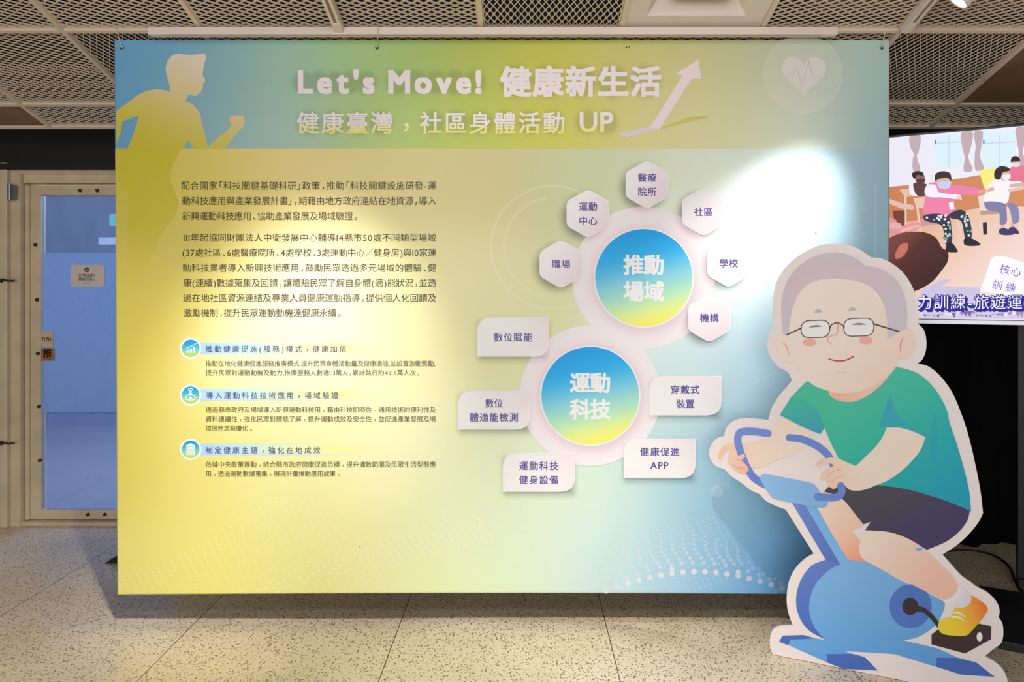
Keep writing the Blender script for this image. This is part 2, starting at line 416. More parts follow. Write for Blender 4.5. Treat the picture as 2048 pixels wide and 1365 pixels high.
# ---- door
door = empty('door_1', ((OX0 + OX1)/2, WY, 0)); door['kind'] = 'structure'
def dpart(name, bm, m, parent=door, smooth=False):
    bm.transform(Matrix.Translation((-(OX0 + OX1)/2, -WY, 0))); return from_bm(name, bm, m, parent, smooth)
bm = bmesh.new()
yf = WY - .03
add_box(bm, OX0 - .105, OX0, yf, WY + .2, 0, OZ + .06); add_box(bm, OX1, OX1 + .105, yf, WY + .2, 0, OZ + .06)      # jambs and head
add_box(bm, OX0, OX1, yf, WY + .2, OZ, OZ + .06)
add_box(bm, OX0 - .105, OX0 - .06, yf - .035, yf, 0, OZ + .065, .006); add_box(bm, OX1 + .06, OX1 + .105, yf - .035, yf, 0, OZ + .065, .006)
add_box(bm, OX0, OX1, yf + .03, WY + .2, OZ - .055, OZ)
dpart('door_frame', bm, M['beige'])
LX0, LX1, LZ0, LZ1 = dx(49.5), dx(360), dz(1041), dz(371)
px0, px1, pz0, pz1 = dx(79), dx(342), dz(1022), dz(390)
leafy = WY + .012
bm = bmesh.new()
add_box(bm, OX0, OX1, WY - .03, WY + .12, 0, dz(1041) - .004, .004)
dpart('door_sill', bm, M['beige'])
bm = bmesh.new()
for a in ((LX0, px0, LZ0, LZ1), (px1, LX1, LZ0, LZ1), (px0, px1, LZ0, pz0), (px0, px1, pz1, LZ1)):
    add_box(bm, a[0], a[1], leafy, leafy + .045, a[2], a[3], .002)
add_box(bm, LX0, LX0 + .028, leafy - .012, leafy, LZ0, LZ1, .003)
dpart('door_leaf', bm, M['beige'])
bm = bmesh.new(); add_box(bm, px0, px1, leafy + .018, leafy + .026, pz0, pz1); dpart('door_glass', bm, M['glass'])
bm = bmesh.new(); add_box(bm, px0 + .004, px1 - .004, leafy + .0135, leafy + .0165, dz(828), dz(505)); f = dpart('frosted_film', bm, M['frost']); f['label'] = 'frosted pale blue film over the glass'
bm = bmesh.new(); add_box(bm, px0 + .03, px1 - .004, leafy + .0095, leafy + .0125, pz0, dz(826)); f = dpart('scuffed_panel', bm, M['kick']); f['label'] = 'scuffed clear sheet over the lower glass'
for x, y in ((69, 490), (72, 600), (74, 708), (76, 814), (78, 922), (158, 381), (193, 381), (174, 1031), (208, 1031), (262, 381), (300, 381), (262, 1031), (300, 1031)):
    bm = bmesh.new(); bmesh.ops.create_cone(bm, cap_ends=True, segments=16, radius1=.0115, radius2=.0085, depth=.014, matrix=Matrix.Translation((dx(x), leafy - .006, dz(y))) @ Matrix.Rotation(math.pi/2, 4, 'X'))
    dpart('door_bolt', bm, M['bolt'])
for y in (388,):
    bm = bmesh.new()
    bmesh.ops.create_cone(bm, cap_ends=True, segments=16, radius1=.013, radius2=.013, depth=.10, matrix=Matrix.Translation((dx(37), yf - .045, dz(y))))
    add_box(bm, dx(37), dx(47), yf - .04, yf - .032, dz(y) - .045, dz(y) + .045)
    dpart('door_hinge', bm, M['steel'])
for y in (562, 882):
    bm = bmesh.new(); add_tube(bm, [(dx(20), yf - .04, dz(y)), (dx(27), yf - .052, dz(y) + .004), (dx(35), yf - .048, dz(y) - .003), (dx(45), yf - .04, dz(y))], .006)
    add_box(bm, dx(18), dx(22), yf - .05, yf - .03, dz(y) - .012, dz(y) + .012); dpart('latch_hook', bm, M['bolt'])

# ---- small things on and beyond the door
SIGN = print_mat('sign_print', .5)
def signboard(name, x0, x1, y0, y1, d, thick, rgb, label, cat, rad=6):
    pl = Plane(0, d, 0)
    u0, v1 = pl.uv(x0, y0); u1, v0 = pl.uv(x1, y1)
    root = empty(name, ((u0+u1)/2, d, v0))
    spl = Plane((u0+u1)/2, d, 0)
    bm = bmesh.new(); add_box(bm, (u0-u1)/2, (u1-u0)/2, 0.0002, thick, 0, v1 - v0)
    es = [e for e in bm.edges if abs(e.verts[0].co.y - e.verts[1].co.y) > thick * .5]
    bmesh.ops.bevel(bm, geom=es, offset=rad * d / FOC, segments=4, profile=.5, affect='EDGES')
    from_bm('sign_plate', bm, rgb, root)
    sh = Sheet(spl, root, SIGN, SIGN, 1.0); base = v0
    class Z(Plane):
        def uv(s, x, y):
            u, v = Plane.uv(s, x, y); return u, v - base
    sh.pl = Z((u0+u1)/2, d, 0)
    tag(root, label, cat); return sh
sh = signboard('notice_sign', 141.5, 208.5, 530, 574.5, leafy + .0095 - .006, .0055, mat('white_acrylic', (226, 212, 204), .4), 'white notice card with red no entry symbol on the door glass', 'sign', 4)
sh.disc('no_entry_symbol', (173.5, 540), 4.8, 4.8, (125, 22, 28), 2); sh.poly('no_entry_bar', [(170.6, 538.9), (176.4, 538.9), (176.4, 541.2), (170.6, 541.2)], (235, 225, 220), 4, sm=False)
letters(sh, 'notice_lettering', [(157, 190, 551, 6.3, '此門無法通行'), (157, 190, 558.5, 6.3, '請從正門進入')], (60, 48, 44), 2, bold=.012)
sh.stroke('small_print_line', [(168, 566.5), (182, 566.5)], 1.6, (140, 118, 104), 2, sm=False)
sh = signboard('push_sign', 82.5, 105.5, 663, 694, leafy + .0095 - .006, .0055, mat('cream_acrylic', (214, 192, 166), .4), 'cream plate reading PUSH at the edge of the door glass', 'sign', 3)
letters(sh, 'push_lettering', [(84.5, 102.5, 679, 12.5, 'PUSH')], (50, 36, 30), 2, bold=.012, latin_gap=.05)
sh = signboard('push_sign', 82.5, 108, 696.5, 722, leafy + .0095 - .006, .0055, mat('gold_acrylic', (176, 128, 62), .35), 'gold plate with black push character below the cream PUSH plate', 'sign', 2)
letters(sh, 'push_lettering', [(85.5, 104.5, 706.5, 19, '推')], (26, 18, 14), 2, bold=.03)
letters(sh, 'small_lettering', [(87, 104, 718.2, 4.6, 'PUSH')], (40, 28, 18), 2, bold=.01)

e = empty('exit_sign', P(240, 452, 5.6))
o = box('sign_housing', -.088, .30, 0, .05, 0, .095, M['white'], e, .004); o['label'] = 'white housing'
box('lit_face', -.08, .292, -.004, 0, .008, .087, emit_mat('green_exit_light', (20, 190, 170), 1.1), e)
tag(e, 'glowing green exit light hanging in the corridor behind the door glass', 'sign')
box('hanging_rod', .10, .11, .02, .03, .095, 2.75 - e.location.z, M['steel'], e)
e = empty('corridor_lamp', P(197, 489, 6.6))
bm = bmesh.new(); vs_ = [bm.verts.new(v) for v in ((0, 0, 0), (.62, -.25, .015), (.62, -.25, .05), (0, 0, .065), (0, .05, 0), (.62, .05, .015), (.62, .05, .05), (0, .05, .065))]
for q in ((0, 1, 2, 3), (4, 7, 6, 5), (0, 4, 5, 1), (1, 5, 6, 2), (2, 6, 7, 3), (3, 7, 4, 0)): bm.faces.new([vs_[i] for i in q])
from_bm('lamp_body', bm, emit_mat('white_lamp', (205, 212, 232), .9), e)
box('wall_bracket', .2, .3, .05, 7.6 - e.location.y, .02, .045, M['steel'], e)
tag(e, 'white tapered lamp seen through the upper door glass', 'lamp')
pe = empty('door_wedge', (P(232, 1124, 3.765).x, 3.765, 0))
bm = bmesh.new(); pr = [(-.045, 0), (.16, 0), (.16, .05), (.03, .045)]
a = [bm.verts.new((x, -.03, z)) for x, z in pr]; b = [bm.verts.new((x, .05, z)) for x, z in pr]
bm.faces.new(a); bm.faces.new(b[::-1])
for i in range(4): bm.faces.new((a[i], b[i], b[(i+1) % 4], a[(i+1) % 4]))
from_bm('wedge_block', bm, M['rubber'], pe)
tag(pe, 'black rubber wedge on the floor behind the left edge of the banner', 'wedge')

# ---- sloping mesh ceiling
CZ0, CS = 3.393, -.273                         # height of the ceiling at the camera, fall per metre
cz = lambda y: CZ0 + CS * y
TW = .6; KX = lambda k: (126 + 279*k - VX) * 3.011 / FOC
ROWS = [1.839, 2.425, 3.011, 3.597, 3.823]
SL = math.hypot(1, CS); ANG = math.atan(CS)
bm = bmesh.new()
def slope_box(bm, x0, x1, y0, y1, t0, t1):
    vs = []
    for y in (y0, y1):
        for x in (x0, x1):
            for t in (t0, t1): vs.append(bm.verts.new((x, y, cz(y) + t)))
    for q in ((0, 1, 3, 2), (4, 6, 7, 5), (0, 4, 5, 1), (2, 3, 7, 6), (0, 2, 6, 4), (1, 5, 7, 3)): bm.faces.new([vs[i] for i in q])
KS = range(-3, 10)
for y in ROWS: slope_box(bm, KX(-3), KX(9), y - .0105, y + .0105, -.004, .022)
for k in KS: slope_box(bm, KX(k) - .0105, KX(k) + .0105, ROWS[0], ROWS[-1], -.005, .021)
from_bm('trim_2', bm, M['grid'])['kind'] = 'structure'

def mesh_panel(name, rot, ly):
    bm = bmesh.new(); L, W_ = (ly, TW) if rot else (TW, ly)
    nseg, ns = 24, int(round(W_ / .0142)); du, dv = L / nseg, W_ / ns
    hw, hh = .0016, .0022
    for i in range(ns):
        prof = []
        for j in range(nseg + 1):
            u = j * du; v = (i + .5) * dv + (dv/2 - .0008) * (1 if (i + j) % 2 else -1)
            u -= L/2; v -= W_/2
            if rot: u, v = v, u
            o = (0, hw) if not rot else (hw, 0)
            prof.append([bm.verts.new((u + s*o[0], v + s*o[1], t)) for s, t in ((-1, -hh), (1, -hh), (1, hh), (-1, hh))])
        for a, b in zip(prof, prof[1:]):
            for q in range(4): bm.faces.new((a[q], a[(q+1) % 4], b[(q+1) % 4], b[q]))
    for x0, x1, y0, y1 in ((-TW/2 + .012, TW/2 - .012, -ly/2 + .012, -ly/2 + .016), (-TW/2 + .012, TW/2 - .012, ly/2 - .016, ly/2 - .012), (-TW/2 + .012, -TW/2 + .016, -ly/2 + .012, ly/2 - .012), (TW/2 - .016, TW/2 - .012, -ly/2 + .012, ly/2 - .012)):
        add_box(bm, x0, x1, y0, y1, -.004, .004)
    me = bpy.data.meshes.new(name); bmesh.ops.recalc_face_normals(bm, faces=bm.faces); bm.to_mesh(me); bm.free(); me.materials.append(M['mesh'])
    return me
ML = (ROWS[1] - ROWS[0]) * SL
ME = {(0, 0): mesh_panel('expanded_mesh', False, ML), (1, 0): mesh_panel('expanded_mesh_turned', True, ML), (0, 1): mesh_panel('expanded_mesh_short', False, (ROWS[4] - ROWS[3]) * SL)}
SOLID = mat('dusty_ceiling_board', (128, 98, 68), .8, noise=.18, nscale=7)
VISNAME = {(1, -1): 'at the top left corner of the photo', (1, 0): 'second from the left in the near row', (1, 1): 'left of the short lighting rail at the top', (1, 2): 'right of the short lighting rail above the title',
           (1, 5): 'right of the white ceiling diffuser', (1, 6): 'beside the spotlight at the top right', (2, -1): 'left of the banner, in the middle row', (2, 0): 'turned, above the top left corner of the banner',
           (2, 5): 'above the heart emblem behind the banner top', (2, 6): 'turned, right of the top right corner of the banner', (3, -1): 'farthest row beside the left edge of the banner, low corner', (3, 0): 'farthest row beside the left edge of the banner',
           (3, 6): 'farthest row above the television', (3, 5): 'farthest row just right of the banner edge', (2, 7): 'at the right edge of the photo above the television'}
def ceil_obj(name, me, k, r, label, cat, group):
    o = bpy.data.objects.new(name, me); COL.objects.link(o)
    y = (ROWS[r] + ROWS[r+1]) / 2
    o.location = ((KX(k) + KX(k+1)) / 2, y, cz(y) + .008); o.rotation_euler = (ANG, 0, 0)
    return tag(o, label, cat, group)
for r in range(4):
    for k in range(-2, 8):
        if (r == 1 and k == 4) or r == 0 and not (-1 <= k <= 7): continue
        if r in (2, 3) and 1 <= k <= 4: pass
        solid = (r == 3 and k <= -2) or (r == 2 and k == 7)
        turned = (r, k) in ((1, 3), (2, 0), (2, 6), (0, 3))
        if solid:
            bm = bmesh.new(); ly = (ROWS[r+1] - ROWS[r]) * SL; add_box(bm, -TW/2 + .012, TW/2 - .012, -ly/2 + .012, ly/2 - .012, -.004, .006)
            me = bpy.data.meshes.new('board'); bm.to_mesh(me); bm.free(); me.materials.append(SOLID)
            ceil_obj('ceiling_board', me, k, r, 'dusty brown solid ceiling board ' + ('at the left edge of the photo above the black beam' if k < 0 else 'above the television at the right edge of the photo'), 'ceiling panel', None)
            continue
        where = VISNAME.get((r, k)) or ('turned, left of the white ceiling diffuser' if (r, k) == (1, 3) else None)
        if (r, k) == (2, -1): where = 'in the middle row at the left edge'
        lab = 'cream diamond mesh ceiling panel ' + (where or ('hidden from view in the ' + ['nearest', 'near', 'middle', 'farthest'][r] + ' row of the ceiling'))
        if where is None and r in (0,): lab = 'cream diamond mesh ceiling panel in the row nearest the camera, overhead'
        if where is None and r in (2, 3): lab = 'cream diamond mesh ceiling panel behind the top of the banner'
        ceil_obj('mesh_ceiling_panel', ME[(1 if turned else 0, 1 if r == 3 else 0)], k, r, lab, 'ceiling panel', 'diamond mesh ceiling panels')
# white diffuser panel
y = (ROWS[1] + ROWS[2]) / 2
dif = empty('ceiling_diffuser', ((KX(4) + KX(5)) / 2, y, cz(y) + .006)); dif.rotation_euler = (ANG, 0, 0)
bm = bmesh.new(); h = TW/2 - .012; hy = ML/2 - .012
def ring(bm, a, b, za, zb):
    A = [bm.verts.new((x, y, za)) for x, y in a]; B = [bm.verts.new((x, y, zb)) for x, y in b]
    for i in range(4): bm.faces.new((A[i], A[(i+1) % 4], B[(i+1) % 4], B[i]))
rc = lambda x, y: [(-x, -y), (x, -y), (x, y), (-x, y)]
ring(bm, rc(h, hy), rc(h, hy), .012, -.004); ring(bm, rc(h, hy), rc(.205, .205), -.004, -.004); ring(bm, rc(.205, .205), rc(.165, .165), -.004, .05)
bm.faces.new([bm.verts.new((x, y, .05)) for x, y in rc(.165, .165)])
from_bm('diffuser_frame', bm, M['white'], dif)
bm = bmesh.new(); add_box(bm, -.12, .12, -.12, .12, .004, .012, .003); add_box(bm, -.02, .02, -.02, .02, .012, .05); from_bm('centre_plate', bm, M['grid'], dif)
tag(dif, 'white square ceiling air diffuser with a stepped centre plate', 'air vent')
# air ducts above the mesh
o = box('air_duct', 1.35, 2.75, 3.30, 3.72, 2.78, 3.10, M['duct'], None, .01); tag(o, 'dusty brown duct above the mesh right of the banner', 'duct')

# ---- lighting tracks
def track(name, length, label, loc, rot):
    root = empty(name, loc); root.rotation_euler = rot
    bm = bmesh.new(); add_box(bm, -length/2, length/2, -.019, .019, .012, .030); add_box(bm, -length/2, length/2, -.019, -.007, 0, .012); add_box(bm, -length/2, length/2, .007, .019, 0, .012)
    for s in (-1, 1): add_box(bm, s*length/2 - .03, s*length/2 + .03, -.0195, .0195, -.001, .0305, .002)
    from_bm('track_body', bm, M['white'], root)
    box('track_groove', -length/2 + .03, length/2 - .03, -.007, .007, .006, .012, M['dark_groove'], root)
    return tag(root, label, 'light track', 'white lighting tracks')
x0, x1 = P(300, 66, 2.985).x, P(1672, 66, 2.985).x
track('lighting_track', x1 - x0 - .06, 'long white lighting track across the ceiling just above the banner', ((x0+x1)/2, 2.985, cz(2.985) - .037), (0, 0, 0))
for k, y0, y1, lab in ((2, 1.75, 2.94, 'short white lighting track running toward the viewer above the Move title'), (6, 1.75, 2.94, 'short white lighting track running toward the viewer above the banner right corner')):
    ym = (y0 + y1) / 2; track('lighting_track', (y1 - y0) * SL, lab, (KX(k), ym, cz(ym) - .036), (0, -ANG, math.pi/2) if False else Matrix(((0, -1, 0), (math.cos(ANG), 0, -math.sin(ANG)), (math.sin(ANG), 0, math.cos(ANG)))).to_euler())
LAMP_FACE = emit_mat('lamp_lens', (255, 250, 255), 9.0)
def spot(label, loc, aim, top):
    root = empty('track_spotlight', (top[0], top[1], top[2]))
    T = Matrix.Translation(-Vector(top))
    q = (Vector(aim) - Vector(loc)).to_track_quat('Z', 'Y').to_matrix().to_4x4()
    Mx = T @ Matrix.Translation(Vector(loc)) @ q
    bm = bmesh.new(); R = [(.020, -.135), (.036, -.13), (.040, -.12), (.040, -.004), (.037, -.003), (.034, -.012)]
    rings = [[bm.verts.new((r*math.cos(2*math.pi*i/28), r*math.sin(2*math.pi*i/28), z)) for i in range(28)] for r, z in R]
    for a, b in zip(rings, rings[1:]):
        for i in range(28): bm.faces.new((a[i], a[(i+1) % 28], b[(i+1) % 28], b[i]))
    bm.faces.new(rings[0]); bm.transform(Mx); from_bm('lamp_housing', bm, M['white'], root, True)
    bm = bmesh.new(); bmesh.ops.create_circle(bm, cap_ends=True, segments=28, radius=.034, matrix=Mx @ Matrix.Translation((0, 0, -.012))); from_bm('lamp_lens', bm, LAMP_FACE, root)
    back = Mx @ Vector((0, 0, -.08)); bm = bmesh.new(); add_tube(bm, [back, (0, 0, -.03)], .008, 10); add_box(bm, -.016, .016, -.03, .03, -.03, 0, .003); from_bm('lamp_arm', bm, M['white'], root)
    return tag(root, label, 'spotlight', 'track spotlights')
la = Vector(LAMP_R); dr = (Vector((.62, 3.0, 1.35)) - la).normalized()
spot('white track spotlight glowing at the top right of the ceiling', la - dr*.006, la + dr, (KX(6), 2.62, cz(2.62) - .036))

# ================================================================== BANNER
BY = 3.04
BC = P(1004, 588, BY).x
class BannerPlane(Plane):
    pass
bp = BannerPlane(BC, BY, 0.0)
bz0 = float(bp.uv(1004, 1190)[1])
banner = empty('banner', (BC, BY, bz0))
tag(banner, 'large hanging exhibition banner reading Let\'s Move with Chinese text', 'banner')
class BP(Plane):
    def uv(s, x, y):
        u, v = Plane.uv(s, x, y); return u, v - bz0
KB = 1 / 0.80
B = Sheet(BP(BC, BY, 0.0), banner, INK, INKA, KB)
HEAD = [(240,100,95,155,200),(240,280,95,150,190),(400,130,115,165,180),(400,280,135,170,180),(560,130,150,185,165),(560,280,165,190,180),(760,120,155,190,125),(760,280,175,195,120),(950,130,165,180,90),(950,280,175,190,90),(1080,120,188,186,70),(1100,280,200,195,90),(1250,120,190,188,115),(1300,280,205,200,140),(1430,150,190,190,140),(1430,280,215,215,175),(1600,110,180,188,170),(1600,280,215,225,210),(1770,110,165,195,185),(1770,280,150,180,190)]
LOW = [(245,320,190,180,60),(245,600,200,185,80),(245,900,200,188,80),(245,1170,212,205,120),(400,330,210,195,105),(400,500,215,200,110),(400,900,215,205,125),(400,1150,222,216,120),(600,330,222,205,140),(600,600,238,236,205),(560,700,234,230,190),(600,950,226,224,160),(600,1150,220,215,140),(800,330,205,195,135),(800,600,228,225,165),(800,900,226,226,180),(800,1150,215,220,165),(950,330,195,188,135),(950,600,212,212,165),(1000,1000,212,222,190),(1000,1150,205,222,185),(1200,340,192,200,160),(1200,1000,200,220,205),(1200,1150,185,210,215),(1400,330,205,215,190),(1400,500,230,240,235),(1400,750,200,220,220),(1400,1000,155,195,210),(1400,1160,150,190,220),(1550,450,235,242,242),(1550,330,215,228,225),(1550,750,150,185,205),(1550,1000,120,170,205),(1560,1170,90,150,210),(1700,330,170,198,210),(1700,450,155,190,208),(1770,330,145,178,190),(1770,480,130,170,190),(1770,800,120,165,195),(1770,1170,85,145,205)]  # paler points left of centre put the left spotlight's glare into the print colour
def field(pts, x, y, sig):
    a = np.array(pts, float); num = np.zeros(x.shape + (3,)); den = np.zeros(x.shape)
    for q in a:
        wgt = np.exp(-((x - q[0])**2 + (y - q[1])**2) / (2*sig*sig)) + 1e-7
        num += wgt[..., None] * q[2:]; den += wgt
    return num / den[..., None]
HEXES = [(1294, 369.5), (1176, 427.5), (1406.5, 424), (1122, 528.5), (1457, 527), (1418.5, 636.5)]
CARDS = [(954.3, 1098, 635, 714), (916, 1060, 781.6, 860), (1005.5, 1150, 905.6, 984.4), (1298, 1443, 752, 831.5), (1247, 1391, 877.5, 957)]
def soft(dd, wd): return np.clip(1 - dd / wd, 0, 1) ** 2
def card_shade(x, y):
    s = np.zeros(np.shape(x))
    for cx, cy in HEXES:
        s = np.maximum(s, .30 * soft(np.maximum(np.hypot(x - cx + 7, y - cy - 7) - 38, 0), 22))
    for x0, x1, y0, y1 in CARDS:
        qx = np.maximum(np.abs(x - (x0+x1)/2) - (x1-x0)/2 + 8, 0); qy = np.maximum(np.abs(y - 8 - (y0+y1)/2) - (y1-y0)/2 + 8, 0)
        s = np.maximum(s, .26 * soft(np.hypot(qx, qy), 20))
    return s
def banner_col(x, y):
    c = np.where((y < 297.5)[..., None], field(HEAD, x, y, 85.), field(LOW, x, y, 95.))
    s = card_shade(x, y)
    for x0, x1, yc, r0, n in ((592, 747, 165, 17, 5), (777, 967, 165, 19, 5), (1000, 1323, 163, 27, 5), (593, 785, 246, 19, 4), (841, 1131, 246, 19, 6), (1156, 1230, 245, 19, 2)):   # printed glow behind each title character
        for k in range(n):
            xc = x0 + (x1 - x0) * (k + .5) / n
            s = np.maximum(s, .12 * soft(np.maximum(np.hypot(x - xc, y - yc) - r0, 0), 16))
    return c * (1 - s[..., None])
xs = np.arange(229., 1779.5, 2.5); ys = np.concatenate([np.arange(80, 297., 2.5), [297., 298.], np.arange(300, 1191., 2.5)])
X, Y = np.meshgrid(xs, ys); nx, ny = len(xs), len(ys)
Xw = X + (Y - 80) / 1110 * (6 - 10 * (X - 229) / 1550)      # the sheet narrows a little toward the floor
Yw = Y - np.clip((Y - 1000) / 190, 0, 1) * 3.5 * np.sin((X - 229) / 1550 * math.pi)
u, v = B.pl.uv(Xw.ravel(), Yw.ravel())
wav = (.006 * np.sin((X - 229) / 1550 * 9.0) * ((Y - 80) / 1110) ** 2).ravel() * 0
me = bpy.data.meshes.new('sheet')
idx = np.arange(nx * ny).reshape(ny, nx)
q = np.stack([idx[:-1, :-1], idx[1:, :-1], idx[1:, 1:], idx[:-1, 1:]], -1).reshape(-1, 4)
me.vertices.add(nx * ny); me.vertices.foreach_set('co', np.stack([u, wav, v], -1).astype(np.float32).ravel())
me.loops.add(q.size); me.loops.foreach_set('vertex_index', q.ravel().astype(np.int32))
me.polygons.add(len(q)); me.polygons.foreach_set('loop_start', (np.arange(len(q)) * 4).astype(np.int32))
me.update(calc_edges=True); me.validate()
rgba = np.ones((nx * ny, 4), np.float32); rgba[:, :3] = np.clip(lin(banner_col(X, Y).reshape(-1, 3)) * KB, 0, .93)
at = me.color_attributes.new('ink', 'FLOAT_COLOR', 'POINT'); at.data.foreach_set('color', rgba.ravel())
sheet_o = link('sheet', me, INK, banner)
md = sheet_o.modifiers.new('thickness', 'SOLIDIFY'); md.thickness = .0012; md.offset = -1 if False else -1

W3 = (226, 214, 216)
sc = lambda pts, k=3.4133, ox=0, oy=0: [(ox + p[0]/k, oy + p[1]/k) + tuple(p[2:]) for p in pts]
C = 1
# runner
run = [(792,760,C),(880,695),(960,640),(1030,615),(1100,612),(1165,628,C),(1155,570),(1135,500),(1135,440),(1160,395),(1200,370),(1300,375),(1360,370),(1395,365,C),(1410,390,C),(1395,440),(1385,510),(1403,548,C),(1388,572),(1385,600),(1365,635),(1335,655),(1290,645,C),(1265,690,C),(1310,710),(1350,750),(1372,800),(1380,850),(1400,920),(1418,1003,C),(1500,930),(1560,885),(1582,850,C),(1565,820),(1580,795),(1620,788),(1660,795),(1672,830),(1660,870),(1630,895),(1580,960),(1530,1017,C),(1322,1017,C),(1288,958,C),(1250,1017,C),(870,1017,C),(910,920),(935,840),(950,785,C),(835,830,C),(825,900),(797,980,C)]
rs = B.poly('runner_silhouette', sc(run), Grad((370, 110), (280, 300), (0, (214, 200, 184)), (.35, (206, 190, 140)), (.7, (196, 182, 80)), (1, (190, 178, 52))), 2, grid=8)
rs['label'] = 'cream to yellow silhouette of a running figure'
body = [(60,190,C),(200,186,C),(920,200,C),(870,320),(820,420),(785,600),(830,730),(890,900),(860,1100),(700,1290),(600,1500),(420,1900),(330,2300,C),(200,2300,C),(205,1365),(210,1000),(200,780),(100,680),(75,600)]
B.poly('runner_body_fade', sc(body, 6.825, 225, 270), Grad((0, 298), (0, 600), (0, (190, 178, 48, .85)), (.5, (194, 184, 55, .7)), (1, (200, 185, 80, 0))), 1, alpha=True, grid=8)
# titles
WT = (228, 216, 219)
letters(B, 'title_lettering', [(592, 967, 164, 62, "Let's Move!")], WT, 3, bold=.038, latin_gap=.20)
letters(B, 'title_lettering', [(1000, 1323, 163, 63, '健康新生活')], WT, 3, bold=.034)
gy = Grad((0, 226), (0, 268), (0, WT), (.45, WT), (.95, (226, 215, 120)), (1, (226, 215, 110)))
letters(B, 'subtitle_lettering', [(593, 1131, 246, 46, '健康臺灣，社區身體活動')], gy, 3, bold=.018, punct=1.0)
letters(B, 'subtitle_lettering', [(1156, 1230, 244, 56, 'UP')], gy, 3, bold=.022, latin_gap=.16)
# arrow
B.poly('arrow_shadow_line', sc([(745,872),(950,800),(1078,788),(1078,806),(950,832),(765,880)], 3.4133, 1100, 0), (192, 190, 104), 2, sm=False)
B.poly('arrow', sc([(1013,408),(857,505),(905,517),(685,866),(745,885),(968,538),(1033,540)], 3.4133, 1100, 0), (222, 209, 211), 4, sm=False)
B.poly('arrow_tail', sc([(466,912),(688,860),(747,884),(520,941)], 3.4133, 1100, 0), (208, 198, 200), 3, sm=False)
# heart emblem
hc = (1606, 148)
B.disc('emblem_disc', hc, 78, 76, (235, 222, 224, .16), 1, alpha=True, grid=10)
B.annulus('emblem_outline', hc, 77, 78.5, (236, 230, 226, .38), 2, alpha=True)
hp = []
for k in range(60):
    t = 2*math.pi*k/60; hp.append((hc[0] + 1.5 + 44.5 * math.sin(t)**3, hc[1] - 1 - (13*math.cos(t) - 5*math.cos(2*t) - 2*math.cos(3*t) - math.cos(4*t)) * 2.75))
h_ = B.poly('heart', hp, (224, 212, 214, .72), 3, alpha=True, sm=False, grid=10); h_['label'] = 'pale pink heart with a pulse line'
B.stroke('pulse_line', sc([(780,488),(862,488),(908,400),(965,595),(1035,325),(1078,488),(1155,490)], 5.249, 1420, 60), 1.6, (200, 188, 192), 4, sm=False, cap=False)
# paragraphs
DK = (72, 56, 40)
PAR = [(362,873,371.5,18.0,'配合國家「科技關鍵基礎科研」政策，推動「科技關鍵設施研發-運'),(364,873,402,18.0,'動科技應用與產業發展計畫」，期藉由地方政府連結在地資源，導入'),(364,717,432.5,18.0,'新興運動科技應用、協助產業發展及場域驗證。'),
       (366,873,475.5,18.0,'111年起協同財團法人中衛發展中心輔導14縣市50處不同類型場域'),(364,873,505.5,18.0,'(37處社區、6處醫療院所、4處學校、3處運動中心／健身房)與10家運'),(365,873,536,18.0,'動科技業者導入新興技術應用，鼓勵民眾透過多元場域的體驗、健'),(366,873,566,18.0,'康(連續)數據蒐集及回饋，讓體驗民眾了解自身體(適)能狀況，並透'),(366,873,596,18.0,'過在地社區資源連結及專業人員健康運動指導，提供個人化回饋及'),(367,684,626,18.0,'激勵機制，提升民眾運動動機達健康永續。')]
for a, nm in ((PAR[:3], 'paragraph_lettering'), (PAR[3:], 'paragraph_lettering')):
    letters(B, nm, a, DK, 3, bold=.004)
PU = (62, 56, 120)
SUBS = [((411,693,698.5,14.6,'推動健康促進(服務)模式，健康加值'), [(411,871,727.5,12.9,'推動在地化健康促進服務推廣模式,提升民眾身體活動量及健康適能,並設置激勵獎勵,'),(411,840,746,12.9,'提升民眾對運動動機及動力,推廣服務人數達1.3萬人，累計執行約49.6萬人次。')]),
        ((412,677,791.5,14.6,'導入運動科技技術應用，場域驗證'), [(411,872,820,12.9,'透過縣市政府及場域導入新興運動科技用，藉由科技即時性、通訊技術的便利性及'),(411,872,838.5,12.9,'資料連續性，強化民眾對體能了解，提升運動成效及安全性，並促進產業發展及場'),(411,508,857,12.9,'域服務流程優化。')]),
        ((411,641,901,14.6,'制定健康主題，強化在地成效'), [(411,872,929.5,12.9,'依據中央政策推動，結合縣市政府健康促進目標，提升擴散範圍及民眾生活型態應'),(411,684,948,12.9,'用，透過運動數據蒐集，展現計畫推動應用成果。')])]
